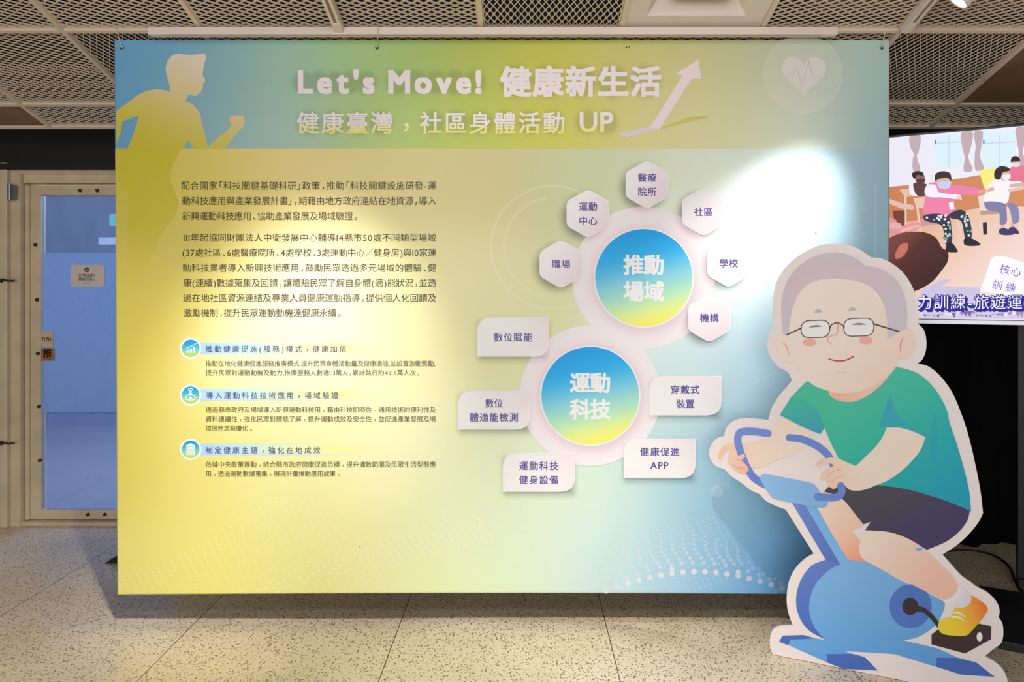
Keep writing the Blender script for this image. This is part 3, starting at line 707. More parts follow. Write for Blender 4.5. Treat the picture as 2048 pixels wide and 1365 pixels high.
for (hd, bd), cy in zip(SUBS, (697.5, 791, 899.5)):
    y0, y1 = hd[2] - 13, hd[2] + 11
    B.poly('highlight_strip', [(388, y0), (758, y0), (758, y1), (388, y1)], Grad((395, 0), (755, 0), (0, (160, 195, 238, 1)), (.25, (176, 208, 222, 1)), (.55, (218, 232, 170, .95)), (.78, (240, 238, 140, .75)), (1, (236, 232, 160, 0))), 1, alpha=True, sm=False, grid=10)
    letters(B, 'section_heading', [hd], PU, 3, bold=.008, punct=1.0)
    letters(B, 'paragraph_lettering', bd, (78, 64, 46), 3, bold=.003, latin_gap=.13, punct=.98 if cy > 750 else .6)
    cc = (381.5, cy)
    ic = B.disc('round_icon', cc, 21.5, 21.5, (232, 220, 222), 3)
    B.disc('icon_disc', cc, 17.6, 17.6, Grad((0, cy-18), (0, cy+18), (0, (0, 142, 212)), (.25, (30, 155, 200)), (.6, (110, 190, 180)), (.85, (170, 200, 90)), (1, (180, 200, 80))), 4, ic, grid=5)
    IW = (236, 230, 226); ox, oy = cc
    bx = lambda a, b, c, d: [(ox+a, oy+b), (ox+c, oy+b), (ox+c, oy+d), (ox+a, oy+d)]
    if cy < 700:
        for i, h in enumerate((4.5, 8, 12)): B.poly('icon_symbol', bx(-8 + i*6.6, 8.5 - h, -4 + i*6.6, 8.5), IW, 6, ic, sm=False)
        B.stroke('icon_symbol', [(ox-8, oy), (ox-2, oy-3), (ox+4, oy-6), (ox+11, oy-10)], 1.3, IW, 6, ic)
    elif cy < 800:
        B.annulus('icon_symbol', (ox, oy - 9.5), 3.6, 5.4, IW, 6, ic, n=24, a0=180, a1=360); B.disc('icon_symbol', (ox, oy - 8), 2.2, 2.2, IW, 6, ic, n=20)
        B.stroke('icon_symbol', [(ox-2, oy-2), (ox-9, oy+3), (ox-9, oy+8), (ox-3, oy+9.5)], 1.6, IW, 6, ic); B.stroke('icon_symbol', [(ox+2, oy-2), (ox+9, oy+3), (ox+9, oy+8), (ox+3, oy+9.5)], 1.6, IW, 6, ic)
        B.poly('icon_symbol', [(ox, oy+2), (ox+4, oy+6.5), (ox+1.5, oy+6.5), (ox+1.5, oy+12), (ox-1.5, oy+12), (ox-1.5, oy+6.5), (ox-4, oy+6.5)], IW, 6, ic, sm=False)
        B.stroke('icon_symbol', [(ox, oy-5), (ox, oy-1)], 4, IW, 6, ic, sm=False)
    else:
        B.poly('icon_symbol', bx(-8.6, -9.5, 8.6, 11), IW, 6, ic, sm=False); B.poly('icon_symbol', bx(-6.2, -6.8, 6.2, 8.6), (150, 195, 180), 7, ic, sm=False)
        B.poly('icon_symbol', bx(-3.5, -12, 3.5, -8.5), IW, 7, ic, sm=False); B.poly('icon_symbol', bx(-5, -5.5, 5, 7.4), (222, 222, 214), 8, ic, sm=False)
        for yy in (-3, 0, 3): B.stroke('icon_symbol', [(ox-4, oy+yy), (ox+4, oy+yy)], .8, (150, 170, 170), 9, ic, sm=False)
# diagram
def ring_col(cx, cy, r, base):
    def f(x, y):
        rr = np.hypot(x - cx, y - cy); s = card_shade(x, y) * .6
        s = np.maximum(s, .10 * soft(np.maximum(np.hypot(x - cx - 2, y - cy - 6) - r, 0), 30))
        c = np.tile(np.array(base, float), (len(x), 1)); return c * (1 - s[:, None] * np.array([.85, 1.05, .85]))
    return f
for (cx, cy, r1, r0), rows, lay in (((1287.5, 556, 142.4, 98.5), ('推動', '場域'), 2), ((1180.5, 791.8, 140.5, 98.8), ('運動', '科技'), 5)):
    rg = B.disc('ring', (cx, cy), r1, r1, ring_col(cx, cy, r0, (229, 219, 223)), lay, grid=5)
    dc = B.disc('disc', (cx, cy), r0 + 1.8, r0 + 1.8, (242, 236, 238), lay + 1)
    B.disc('disc_face', (cx, cy), r0 - 1.2, r0 - 1.2, Grad((cx - 25, cy - r0), (cx + 20, cy + r0), (0, (0, 148, 226)), (.28, (40, 165, 226)), (.5, (118, 192, 214)), (.72, (172, 215, 178)), (.9, (222, 232, 120)), (1, (228, 234, 90))), lay + 2, dc, grid=8)
    letters(B, 'disc_lettering', [(cx - 41, cx + 41, cy - 26, 42, rows[0]), (cx - 41, cx + 41, cy + 27, 42, rows[1])], (244, 240, 242), lay + 3, dc, bold=.030)
PT = (76, 62, 142)
HT = [('醫療', '院所'), ('運動', '中心'), ('社區',), ('職場',), ('學校',), ('機構',)]
def round_poly(corn, r, n=5):
    out = []; N = len(corn)
    for i in range(N):
        p = np.array(corn[i], float); rr = r[i] if isinstance(r, (list, tuple)) else r
        if rr == 0: out.append(tuple(p)); continue
        a = np.array(corn[i-1], float) - p; b = np.array(corn[(i+1) % N], float) - p
        a /= np.linalg.norm(a); b /= np.linalg.norm(b)
        for k in range(n+1):
            t = k / n; out.append(tuple(p + a*rr*(1-t)**2 + b*rr*t**2))
    return out
for (cx, cy), tx in zip(HEXES, HT):
    hx = lambda s: round_poly([(cx, cy - 49*s), (cx + 43*s, cy - 24.5*s), (cx + 43*s, cy + 24.5*s), (cx, cy + 49*s), (cx - 43*s, cy + 24.5*s), (cx - 43*s, cy - 24.5*s)], 9*s)
    hb = B.poly('hexagon_badge', hx(1.0), (236, 228, 230), 8, sm=False)
    B.poly('badge_face', hx(.962), G((cx - 35, cy - 30), (cx + 40, cy + 25), (234, 226, 228), (216, 205, 212)), 9, hb, sm=False)
    L_ = [(cx - 19, cx + 19, cy + (0 if len(tx) == 1 else (-14 if i == 0 else 14.5)), 18.6, t) for i, t in enumerate(tx)]
    letters(B, 'badge_lettering', L_, PT, 10, hb, bold=.014)
CT = [[(987, 1065, 675, '數位賦能')], [(970, 1006, 807, '數位'), (939, 1037, 835, '體適能檢測')], [(1038, 1117, 932, '運動科技'), (1038, 1117, 960, '健身設備')], [(1341, 1399, 779.5, '穿戴式'), (1352, 1389, 808, '裝置')], [(1280, 1359, 904, '健康促進'), (1299, 1338, 931.5, 'APP')]]
for (x0, x1, y0, y1), tx in zip(CARDS, CT):
    rp = lambda d: round_poly([(x0+d, y0+d), (x1-d, y0+d), (x1-d, y1-d), (x0+d, y1-d)], [30, 0, 30, 0])
    cb = B.poly('name_card', rp(0), (240, 234, 236), 8, sm=False)
    B.poly('card_face', rp(1.6), Grad((x0, y1), (x1, y0), (0, (238, 232, 234)), (.5, (232, 225, 228)), (1, (222, 211, 216))), 9, cb, sm=False)
    letters(B, 'card_lettering', [(a, b, c, 18.6 if t != 'APP' else 20, t) for a, b, c, t in tx], PT, 10, cb, bold=.014 if tx else 0)
# faint printed decoration
B.annulus('faint_ring', (1105, 495), 121, 125, (226, 228, 206, .28), 1, alpha=True); B.annulus('faint_ring', (1108, 495), 97, 103, (226, 228, 206, .20), 1, alpha=True, a0=100, a1=262)
def hexlat(cx, cy, r): return [(cx + r*math.cos(math.radians(a)), cy + r*math.sin(math.radians(a))) for a in range(30, 391, 60)]
for i, (cx, cy, r) in enumerate(((1448, 842, 41), (1521, 802, 41), (1521, 720, 41), (1594, 930, 41), (1500, 884, 48))):
    B.stroke('faint_hexagon', hexlat(cx, cy, r), 1.6, (200, 222, 230, .35), 1, alpha=True, sm=False, cap=False)
for yy in (376, 421, 467):
    for k in range(6): B.stroke('faint_dash', [(1600 + k*24, yy), (1612 + k*24, yy)], 1.6, (190, 215, 228, .35), 1, alpha=True, sm=False, cap=False)
B.stroke('faint_line', [(1750, 368), (1750, 520)], 4, (180, 208, 224, .4), 1, alpha=True, sm=False, cap=False)
B.stroke('faint_line', [(1613, 450), (1655, 488)], 2, (214, 226, 170, .8), 1, alpha=True, sm=False, cap=False)
B.disc('glint_dot', (1613, 450), 5, 5, (238, 240, 240, .95), 2, alpha=True, n=20); B.disc('glint_dot', (1434, 983), 12, 12, (205, 218, 232, .35), 2, alpha=True, n=24)
# wave of dots along the foot
rnd = random.Random(3); V = []; F = []; A = []
PLACED = {}
def dot(x, y, r, a, stretch=1.0, col=(236, 226, 224)):
    if not (238 < x < 1770 and y < 1184): return
    key = (int(x // 6), int(y // 6))
    for ax in (-1, 0, 1):
        for ay in (-1, 0, 1):
            for (bx_, by_, br_) in PLACED.get((key[0]+ax, key[1]+ay), ()):
                if abs(bx_ - x) < (br_ + r) * .9 * stretch and abs(by_ - y) < (br_ + r) * .9: return
    PLACED.setdefault(key, []).append((x, y, r))
    k = len(V)
    for i in range(8):
        t = math.pi*i/4; V.append((x + r*math.cos(t)*stretch, y + r*math.sin(t))); A.append((*col, a))
    F.append(tuple(range(k, k+8)))
for i in range(17):                      # bright crest on the right
    x0 = 1212 + i*22; env = math.sin(min(1, max(0, (x0 - 1195)/400)) * math.pi)
    yc = 1188 - 44*env
    for j in range(13):
        y = yc - j*8.4*(.35 + .75*env); x = x0 - j*3.2 + 4*math.sin(j*.9)
        dot(x, y, 5.2 - j*.24 if j else 6.0, (.78 if j < 2 else .5 - j*.03) * (.35 + .65*env), 1.0, (226, 216, 222))
for i in range(34):                      # left swell
    for j in range(15):
        x = 236 + i*15 + j*4; y = 1185 - 150*math.exp(-((x - 590)/190)**2) * (1 - j/22) - j*2 + (i % 2)*4 - 40
        dot(x + rnd.uniform(-2, 2), y + j*9, 2.6, .16 + .34 * (1 - j/15) * math.exp(-((x-560)/260)**2), 1.0, (240, 230, 200))
for i in range(36):                      # rising stripes in the middle
    for j in range(16):
        t = j / 15; x = 470 + i*13.5 + 46*t; y = 1178 - (x - 470) * .30 + t * 70 - 16
        if x > 900: y += (x - 900)**2 * .0011
        dot(x, y, 2.6, .42 * (1 - abs(t - .5) * 1.2), 1.6, (240, 236, 205))
for i in range(60):                      # fine field
    for j in range(12):
        x = 800 + i*11 + (j % 2)*5.5; y = 1040 + j*12 + 30*math.sin(x/90)
        dot(x, y, 2.0, .42 if x > 950 else .22, 1, (200, 214, 232) if x > 950 else (226, 230, 216))
dw = B.mesh('dot_wave', V, F, lambda x, y: np.array(A), 1, alpha=True); q_ = np.zeros(len(dw.data.vertices)*3, np.float32); dw.data.vertices.foreach_get('co', q_); q_ = q_.reshape(-1, 3)
q_[:, 1] -= np.repeat((np.arange(len(F)) * 7) % 101, 8) * 2e-6; dw.data.vertices.foreach_set('co', q_.ravel())
dw['label'] = 'waves of pale dots along the foot of the banner'
# grommets, pin holes, cords
def grommet(x, y):
    u, v = B.pl.uv(x, y); g = empty('grommet', (0, 0, 0)); COL.objects.unlink(g); bpy.data.objects.remove(g)
    bm = bmesh.new(); n, mseg = 24, 8
    rr = [[bm.verts.new((u + (.0072 + .0022*math.cos(b))*math.cos(a), -.0015 + .0022*math.sin(b)*-1, v + (.0072 + .0022*math.cos(b))*math.sin(a))) for b in np.linspace(0, 2*math.pi, mseg, False)] for a in np.linspace(0, 2*math.pi, n, False)]
    for i in range(n):
        for k in range(mseg): bm.faces.new((rr[i][k], rr[(i+1) % n][k], rr[(i+1) % n][(k+1) % mseg], rr[i][(k+1) % mseg]))
    o = from_bm('grommet', bm, M['steel'], banner, True); o['label'] = 'metal grommet'
    bm = bmesh.new(); bmesh.ops.create_circle(bm, cap_ends=True, segments=20, radius=.006, matrix=Matrix.Translation((u, -.0012, v)) @ Matrix.Rotation(math.pi/2, 4, 'X')); from_bm('grommet_hole', bm, M['hole'], o)
for x in (244, 754.5, 1763): grommet(x, 95.5)
B.disc('pin_hole', (1252.5, 95), 1.7, 1.7, (20, 18, 16), 3, n=14); B.disc('pin_hole', (1258, 94), 1.2, 1.2, (20, 18, 16), 3, n=14); B.disc('pin_hole', (720, 1094), 1.2, 1.2, (90, 80, 60), 3, n=12)
def cord(pts, label):
    bm = bmesh.new(); add_tube(bm, pts, .0018, 6)
    q = pts[0]; add_tube(bm, [(q[0] - .004, q[1], q[2] + .002), (q[0], q[1] - .002, q[2] + .006), (q[0] + .004, q[1], q[2] + .002)], .002, 6)
    o = from_bm('hanging_cord', bm, M['cord']); tag(o, label, 'cord', 'cords tying up the banner'); return o
def at(x, y, d): return tuple(P(x, y, d))
cord([at(244, 95, BY - .006), at(240, 84, BY - .01), at(234, 63, 3.0), at(231, 52, 2.985)], 'white cord tying the top left corner of the banner to the ceiling')
cord([at(754.5, 95, BY - .006), at(755, 84, BY - .02), at(756, 72, 2.95), at(756, 54, 2.955), at(756, 50, 2.985)], 'white cord over the long track tying the banner top near its left third')
cord([at(1763, 95, BY - .006), at(1766, 84, BY - .01), at(1770, 64, 3.012), at(1771, 61, 3.012)], 'white cord tying the top right corner of the banner to the ceiling')

# ================================================================== CARDBOARD STANDEE
SO = (.996, 2.79); STH = math.atan2(-.32, .704)
stand = empty('cardboard_standee', (SO[0], SO[1], 0), STH)
tag(stand, 'die-cut board figure of a smiling grey-haired man riding a blue exercise bike', 'standee')
S = Sheet(Plane(SO[0], SO[1], STH), stand, CARD, CARD, 1 / 0.72)
e_ = lambda pts: sc(pts, 3.4133, 1400, 470)
f_ = lambda pts: sc(pts, 3.4133, 1400, 820)
g_ = lambda pts: sc(pts, 3.7372, 1500, 1050)
out = e_([(905,62),(1000,68),(1080,95),(1170,155,C),(1230,160),(1310,195),(1390,262),(1450,355),(1482,450),(1494,545),(1490,608,C),(1528,650),(1545,720),(1540,800),(1515,855),(1485,880,C),(1560,900),(1640,965),(1720,1075),(1785,1225)]) + \
      f_([(1835,185),(1885,400),(1915,560),(1932,705,C),(1900,770),(1840,845),(1760,920),(1655,990,C)]) + \
      g_([(1510,305),(1580,382),(1640,425),(1700,470),(1765,502),(1820,550),(1855,600),(1866,650),(1858,695,C),(1885,735),(1893,790),(1890,850),(1872,893),(1820,930),(1755,985,C),(1830,1028),(1885,1078),(1915,1130),(1928,1190),(1932,1250),(1925,1325,C)]) + \
      [(1714,1345,C),(1560,1316,C),(1545,1310,C)] + g_([(150,920),(150,840),(172,788),(215,764),(270,758),(322,755,C),(295,690),(277,610),(275,520),(290,430),(320,360),(365,300),(420,252),(478,220,C)]) + \
      f_([(585,682,C),(520,658),(450,622),(408,578,C),(340,545),(280,497),(215,455),(165,405,C),(110,385),(75,345),(62,300),(72,250),(105,205),(165,180,C),(180,122),(230,78),(300,60),(400,65),(465,72,C)]) + \
      e_([(490,1180),(540,1100),(600,1030),(628,992,C),(600,940),(540,905),(490,850),(462,780),(462,720),(478,665),(500,635,C),(495,560),(498,440),(520,330),(570,240),(650,160),(740,105),(820,72)])
op = smooth(out, 5)
r = delaunay_2d_cdt([Vector(p) for p in op], [], [list(range(len(op)))], 1, 1e-4)
# board with thickness
un, vn = S.pl.uv([p[0] for p in op], [p[1] for p in op]); vn = np.maximum(vn, 0.002)
bm = bmesh.new(); TH = .012
fv = [bm.verts.new((a, 0, b)) for a, b in zip(un, vn)]; bv = [bm.verts.new((a, TH, b)) for a, b in zip(un, vn)]
n_ = len(op)
for i in range(n_): bm.faces.new((fv[i], bv[i], bv[(i+1) % n_], fv[(i+1) % n_]))
assert len(r[0]) == n_
for t in r[2]: bm.faces.new([fv[i] for i in t]); bm.faces.new([bv[i] for i in t[::-1]])
from_bm('backing_board', bm, mat('white_foam_board', (244, 234, 234), .55, noise=.01), stand)['label'] = 'white foam board with wide white border'
bm = bmesh.new(); um = float(np.mean(un)) + .05
pr = [(TH, .9), (TH, .004), (.42, .004), (.40, .03)]
a = [bm.verts.new((um - .006, y, z)) for y, z in pr]; b = [bm.verts.new((um + .006, y, z)) for y, z in pr]
bm.faces.new(a); bm.faces.new(b[::-1])
for i in range(4): bm.faces.new((a[i], b[i], b[(i+1) % 4], a[(i+1) % 4]))
from_bm('support_strut', bm, mat('grey_board', (170, 165, 160), .7), stand)

LB, DB = (110, 162, 210), (72, 104, 178)
# --- bike behind the rider
S.poly('flywheel_rim', g_([(582,258,C),(470,300),(395,385),(352,495),(346,610),(380,715),(445,795),(560,860,C),(620,800,C),(720,290,C),(700,292,C)]), G((1590, 1120), (1640, 1290), (86, 116, 186), (64, 92, 170)), 1)
S.poly('bike_stem_edge', f_([(622,625,C),(722,652,C),(990,1052,C),(860,1030,C)]), G((1590, 1000), (1690, 1130), (96, 124, 190), (76, 100, 172)), 2)
bb = g_([(702,292),(735,262),(880,275,C),(1130,420,C),(1330,510,C),(1440,570,C),(1457,592),(1440,660),(1400,735),(1335,795),(1250,843),(1148,866,C),(1400,925,C),(1560,997,C),(1395,995,C),(1395,1065,C),(1080,968,C),(705,945,C),(770,967,C),(575,968,C),(575,1030,C),(285,900,C),(302,860,C),(490,850,C),(565,862,C),(490,780),(448,680),(442,600),(460,510),(500,430),(560,365),(630,315)])
S.poly('bike_body', bb, G((1690, 1140), (1720, 1330), (112, 160, 208), (84, 146, 204)), 3)
S.poly('bike_stem', f_([(718,650,C),(800,668,C),(1012,1028,C),(1000,1060,C),(960,1062,C)]), LB, 4)
for nm, pts in (('bike_foot', [(217,875),(245,830),(400,825),(490,850),(302,861),(285,902)]), ('bike_foot', [(575,968),(770,967),(855,988),(955,1090),(700,1078),(575,1030)]), ('bike_foot', [(1395,995),(1560,997),(1690,1030),(1830,1138),(1580,1122),(1393,1063)])):
    S.poly(nm, g_(pts), (62, 96, 172), 5, sm=False)
SK, SK2 = (232, 196, 184), (222, 178, 160)
# --- far leg, near leg
S.poly('far_leg', f_([(800,668,C),(850,565),(920,562),(975,595),(1040,670),(1100,765,C),(1112,800,C),(1035,825,C),(1098,900,C),(1140,1040,C),(1010,1022,C),(900,845)]), Grad((1650, 1000), (1710, 1130), (0, (232, 196, 182)), (.6, (226, 176, 156)), (1, (222, 140, 118))), 6)
S.disc('crank_wheel', (1500 + 1200/3.7372, 1050 + 610/3.7372), 42, 43.8, (70, 106, 180), 5)
S.poly('near_leg', f_([(1135,815,C),(1098,885),(1086,950),(1100,1005),(1140,1038,C),(1400,1172),(1690,1310,C),(1735,1280),(1760,1240),(1766,1208,C),(1710,1120),(1630,1040),(1545,965),(1430,870,C),(1250,815)]), Grad((1740, 1090), (1850, 1200), (0, (232, 198, 186)), (.5, (226, 184, 170)), (1, (228, 172, 156))), 7)
S.poly('shorts', f_([(872,530,C),(848,560,C),(905,575),(975,612),(1050,700),(1115,783,C),(1166,765,C),(1128,822,C),(1290,835),(1420,880),(1548,956,C),(1680,900),(1770,830),(1825,755),(1842,690,C),(1700,600,C),(1200,480,C),(1000,480,C)]), G((1750, 990), (1800, 1080), (64, 60, 68), (58, 48, 88)), 8)
S.poly('seat_corner', f_([(1462,950,C),(1525,938,C),(1505,965,C),(1480,962,C)]), (110, 155, 210), 9, sm=False)
S.poly('sock', g_([(1438,566,C),(1500,545),(1548,492),(1560,450,C),(1610,490),(1650,530),(1650,575),(1622,608),(1570,622),(1515,610,C)]), G((1890, 1190), (1925, 1210), (222, 216, 222), (200, 194, 204)), 8)
S.stroke('crank_arm', g_([(1235,622),(1300,640),(1360,690),(1425,775)]), [12, 10, 9, 9], (52, 36, 40), 8); S.disc('crank_hub', (1500 + 1198/3.7372, 1050 + 611/3.7372), 16, 17.2, (50, 34, 38), 9)
S.poly('pedal', g_([(1357,822,C),(1400,788,C),(1700,738,C),(1803,758,C),(1800,856,C),(1608,962,C),(1357,895,C)]), (54, 38, 40), 9, sm=False)
S.disc('pedal_reflector', (1500 + 1715/3.7372, 1050 + 838/3.7372), 5.8, 9, (226, 216, 222), 10, n=28)
sh_ = S.poly('shoe', g_([(1534,618,C),(1590,622),(1635,600),(1654,560),(1650,526,C),(1700,555),(1762,600),(1777,635),(1745,690),(1650,800),(1612,828),(1520,828),(1440,815),(1410,785),(1405,745),(1430,710),(1480,697,C),(1505,690,C)]), Grad((1880, 1255), (1970, 1215), (0, (206, 196, 46)), (.35, (228, 186, 42)), (.7, (232, 150, 52)), (1, (228, 108, 40))), 10)
S.stroke('shoe_lace', g_([(1522,655),(1560,660),(1612,690)]), [3.2, 3.6, .6], (240, 232, 226), 11, sh_); S.stroke('shoe_lace', g_([(1508,690),(1555,690),(1606,722)]), [3.2, 3.6, .6], (240, 232, 226), 11, sh_)
# --- torso
shirt = e_([(725,1003,C),(650,1080),(590,1160),(545,1230,C),(690,1305),(820,1362,C),(850,1320,C)]) + f_([(890,220),(945,330,C),(1000,420,C),(1210,515,C),(1400,540),(1600,595),(1740,645),(1850,694,C),(1838,560),(1800,395),(1750,225),(1700,75)]) + e_([(1690,1210),(1630,1090),(1570,1015),(1500,955),(1420,920),(1330,902,C),(1000,1000,C)])
S.poly('shirt', shirt, Grad((1700, 780), (1880, 1000), (0, (58, 172, 142)), (.35, (40, 166, 148)), (.7, (12, 152, 160)), (1, (0, 142, 168))), 9)
S.poly('sleeve_shade', e_([(545,1230,C),(590,1160),(640,1100),(790,1180),(850,1320,C),(820,1362,C),(690,1305)]), Grad((1600, 800), (1610, 870), (0, (52, 168, 146)), (1, (46, 146, 172))), 10)
S.poly('sleeve_shade', e_([(1300,1095,C),(1262,1190),(1222,1312,C),(1275,1314,C),(1400,1326),(1535,1382,C),(1440,1300),(1340,1220)]), Grad((1765, 820), (1830, 855), (0, (36, 146, 172)), (.4, (34, 150, 166)), (1, (26, 158, 156))), 10)
S.poly('shirt_fold', f_([(1600,10,C),(1615,120),(1620,260),(1590,400,C),(1575,250),(1580,120)]), G((1868, 830), (1868, 930), (24, 148, 160), (10, 146, 166)), 10)
# --- arms
S.poly('far_arm', f_([(555,52,C),(510,100),(470,150),(400,222,C),(300,236),(222,230),(170,240),(138,275),(124,325),(136,342),(150,332),(168,295),(205,272),(222,278,C),(195,300),(205,345),(240,400),(300,432,C),(345,395,C),(410,395),(480,365),(545,335),(620,310),(690,268),(745,205),(778,152,C),(690,115,C)]), Grad((1440, 900), (1610, 860), (0, (228, 178, 158)), (.4, (232, 194, 182)), (1, (234, 200, 188))), 10)
S.stroke('handlebar', f_([(465,163),(400,152),(310,147),(270,160),(258,205),(270,265),(300,345),(330,410),(370,465),(440,510)]), 14.6, G((1480, 860), (1520, 960), (104, 130, 196), (92, 116, 186)), 11)
S.poly('far_hand', f_([(200,290,C),(240,315),(300,300,C),(308,320),(285,345,C),(330,395),(330,415),(300,440),(262,425),(215,388),(192,345)]), Grad((1460, 900), (1495, 945), (0, (230, 190, 176)), (1, (230, 166, 142))), 12)
S.stroke('finger_crease', f_([(240,335),(275,345),(295,335)]), 1.2, (214, 140, 116), 13); S.stroke('finger_crease', f_([(225,375),(262,395),(300,400)]), 1.2, (214, 140, 116), 13)
S.stroke('handlebar', f_([(610,190),(700,202),(800,248),(865,300),(905,365),(935,440)]), 14.6, (96, 124, 194), 11)
S.poly('console', f_([(410,462),(430,441),(470,443),(765,502),(795,525),(840,600,C),(872,628),(866,655),(840,668),(715,652),(505,606),(485,590),(440,525)]), G((1530, 950), (1640, 1010), (126, 170, 212), (116, 160, 206)), 13)
arm = f_([(1275,120,C),(1365,123),(1450,146),(1537,186,C),(1512,260),(1462,332),(1372,420),(1275,485),(1200,515),(1140,540),(1080,552),(1020,545),(985,512,C),(955,510),(935,528),(915,540),(890,530),(868,508),(862,480),(878,452,C),(852,472),(836,484),(822,475),(824,452),(850,418),(890,395),(915,378,C),(892,366,C),(850,372),(818,390),(802,392),(794,380),(803,360),(840,338),(890,326),(940,331),(1000,356),(1065,383,C),(1130,320),(1195,255),(1240,195)])
S.poly('near_arm', arm, Grad((1640, 930), (1830, 870), (0, (230, 184, 166)), (.35, (233, 198, 186)), (1, (232, 198, 186))), 14)
for pts in ([(870,452),(900,425),(935,412),(972,405)], [(895,500),(912,480),(940,463),(975,455)]): S.stroke('finger_crease', f_(pts), 1.2, (212, 148, 128), 15)
S.stroke('handlebar_grip', f_([(962,518),(968,555),(950,588),(900,600),(802,594)]), 15, (92, 122, 196), 16)
# --- head
S.poly('neck', e_([(875,1065,C),(890,1100),(940,1130),(1020,1142),(1090,1127),(1170,1080),(1255,1005),(1345,895,C),(1100,1020,C)]), G((1660, 790), (1790, 740), (228, 166, 148), (232, 182, 168)), 11)
face = S.poly('face', e_([(600,690),(562,670),(532,700),(522,750),(535,810),(570,855),(610,875),(648,878,C),(672,930),(720,980),(790,1035),(880,1066),(950,1080),(1020,1080),(1100,1066),(1180,1035),(1250,985),(1310,925),(1345,850,C),(1400,850),(1440,825),(1464,775),(1466,715),(1452,672),(1425,650),(1385,645,C),(1320,400,C),(1150,280,C),(900,250,C),(700,330,C),(600,560,C)]), Grad((1570, 600), (1800, 790), (0, (235, 204, 196)), (.5, (235, 200, 190)), (1, (228, 186, 172))), 12)
S.poly('hair', e_([(570,680,C),(558,560),(558,460),(576,370),(620,280),(690,205),(780,150),(870,125),(950,122),(1020,140),(1080,172),(1135,218,C),(1190,220),(1250,240),(1320,290),(1370,355),(1400,440),(1413,530),(1410,642,C),(1360,662,C),(1280,714,C),(1278,600),(1262,500),(1225,420),(1170,360),(1100,325),(1000,306),(900,300),(810,310),(730,345),(670,410),(635,490),(615,590),(605,680,C)]), Grad((1660, 500), (1690, 640), (0, (184, 176, 186)), (.3, (186, 172, 182)), (1, (184, 176, 188))), 14)
S.poly('hair_band', e_([(600,440,C),(640,350),(720,285),(830,250),(960,235),(1070,240),(1135,220,C),(1190,222),(1250,242),(1310,288),(1240,420,C),(1170,360),(1100,325),(1000,306),(900,300),(810,310),(730,345),(670,410),(640,480,C)]), (190, 174, 184), 15)
for (x, y, w_, h_) in ((808, 535, 62, 27), (1041, 522, 64, 26)):
    S.poly('eyebrow', e_([(x - w_/2, y, C), (x - w_*.25, y - h_*.8), (x, y - h_), (x + w_*.28, y - h_*.75), (x + w_/2, y - 8, C)]), (172, 166, 178), 15, face)
for (cx, cy, w_, h_) in ((788, 643, 196, 116), (1084, 631, 206, 120)):
    ro = round_poly([(cx - w_/2, cy - h_/2 + 3), (cx + w_/2, cy - h_/2 - 3), (cx + w_/2, cy + h_/2 - 3), (cx - w_/2, cy + h_/2 + 3)], 60, 8)
    S.poly('spectacle_lens', e_(ro), (238, 218, 212), 16, face, sm=False)
    S.stroke('spectacle_rim', e_(ro + [ro[0]]), 1.9, (76, 58, 60), 17, face, sm=False, cap=False)
S.stroke('spectacle_bridge', e_([(885,640),(900,614),(935,601),(965,612),(985,630)]), 2.4, (76, 58, 60), 17, face)
S.stroke('spectacle_arm', e_([(692,637),(595,682)]), 2.6, (72, 54, 56), 17, face, sm=False); S.stroke('spectacle_arm', e_([(1184,608),(1358,661)]), 3.0, (72, 54, 56), 17, face, sm=False)
S.poly('eye', e_([(738,634,C),(775,620),(805,617),(834,627,C),(800,629),(770,631)]), (112, 96, 100), 18, face); S.poly('eye', e_([(1032,614,C),(1065,604),(1100,603),(1140,613,C),(1100,615),(1065,615)]), (112, 96, 100), 18, face)
S.disc('cheek', (1400 + 747/3.4133, 470 + 735/3.4133), 13.2, 7.4, (232, 158, 148), 15, face, n=40); S.disc('cheek', (1400 + 1133/3.4133, 470 + 721/3.4133), 13.6, 7.8, (232, 158, 148), 15, face, n=40)
S.stroke('nose', e_([(940,615),(942,652),(928,682),(895,690),(873,708),(875,728),(900,746)]), [2.0, 2.0, 1.6, 1.2, 2.0, 1.6, .8], (222, 140, 126), 19, face)
S.stroke('mouth', e_([(880,848),(930,860),(990,857),(1048,832)]), [2.6, 2.6, 2.6, 3.0], (180, 52, 50), 15, face); S.stroke('chin_line', e_([(930,938),(965,942),(1000,939)]), [.6, 2, .6], (226, 164, 152), 15, face)
S.stroke('ear_line', e_([(555,730),(588,756),(608,824)]), [.8, 2.6, 1.2], (222, 148, 134), 15, face); S.stroke('ear_line', e_([(1390,696),(1370,740),(1368,796)]), [.8, 3.4, 1.6], (224, 132, 118), 15, face)

# ================================================================== TELEVISION
TO = (1.861, 3.55); TTH = math.atan2(-.254, .5)
tvp = Plane(TO[0], TO[1], TTH)
tz0, tz1 = EYE - (637 - VY) * TO[1] / FOC, EYE - (276 - VY) * TO[1] / FOC     # lit screen, bottom and top
SW = (tz1 - tz0) * 16 / 9
BZ = tz0 - .022
tv = empty('television', (TO[0], TO[1], BZ), TTH)
tag(tv, 'large flat television showing seated people stretching, beside the banner', 'television')
bm = bmesh.new(); add_box(bm, -.014, SW + .014, .0, .045, 0, tz1 - BZ + .014, .004); add_box(bm, SW*.2, SW*.8, .045, .08, .15, (tz1 - BZ) * .8, .01); from_bm('television_body', bm, M['gloss_black'], tv)
box('lower_trim', -.014, SW + .014, -.006, .006, -.002, .018, M['silver'], tv, .001)['label'] = 'silver strip along the lower edge'
class TP(Plane):
    def uv(s, x, y):
        u, v = Plane.uv(s, x, y); return np.clip(u, 0, SW), np.clip(v, tz0 + .0005, tz1) - BZ
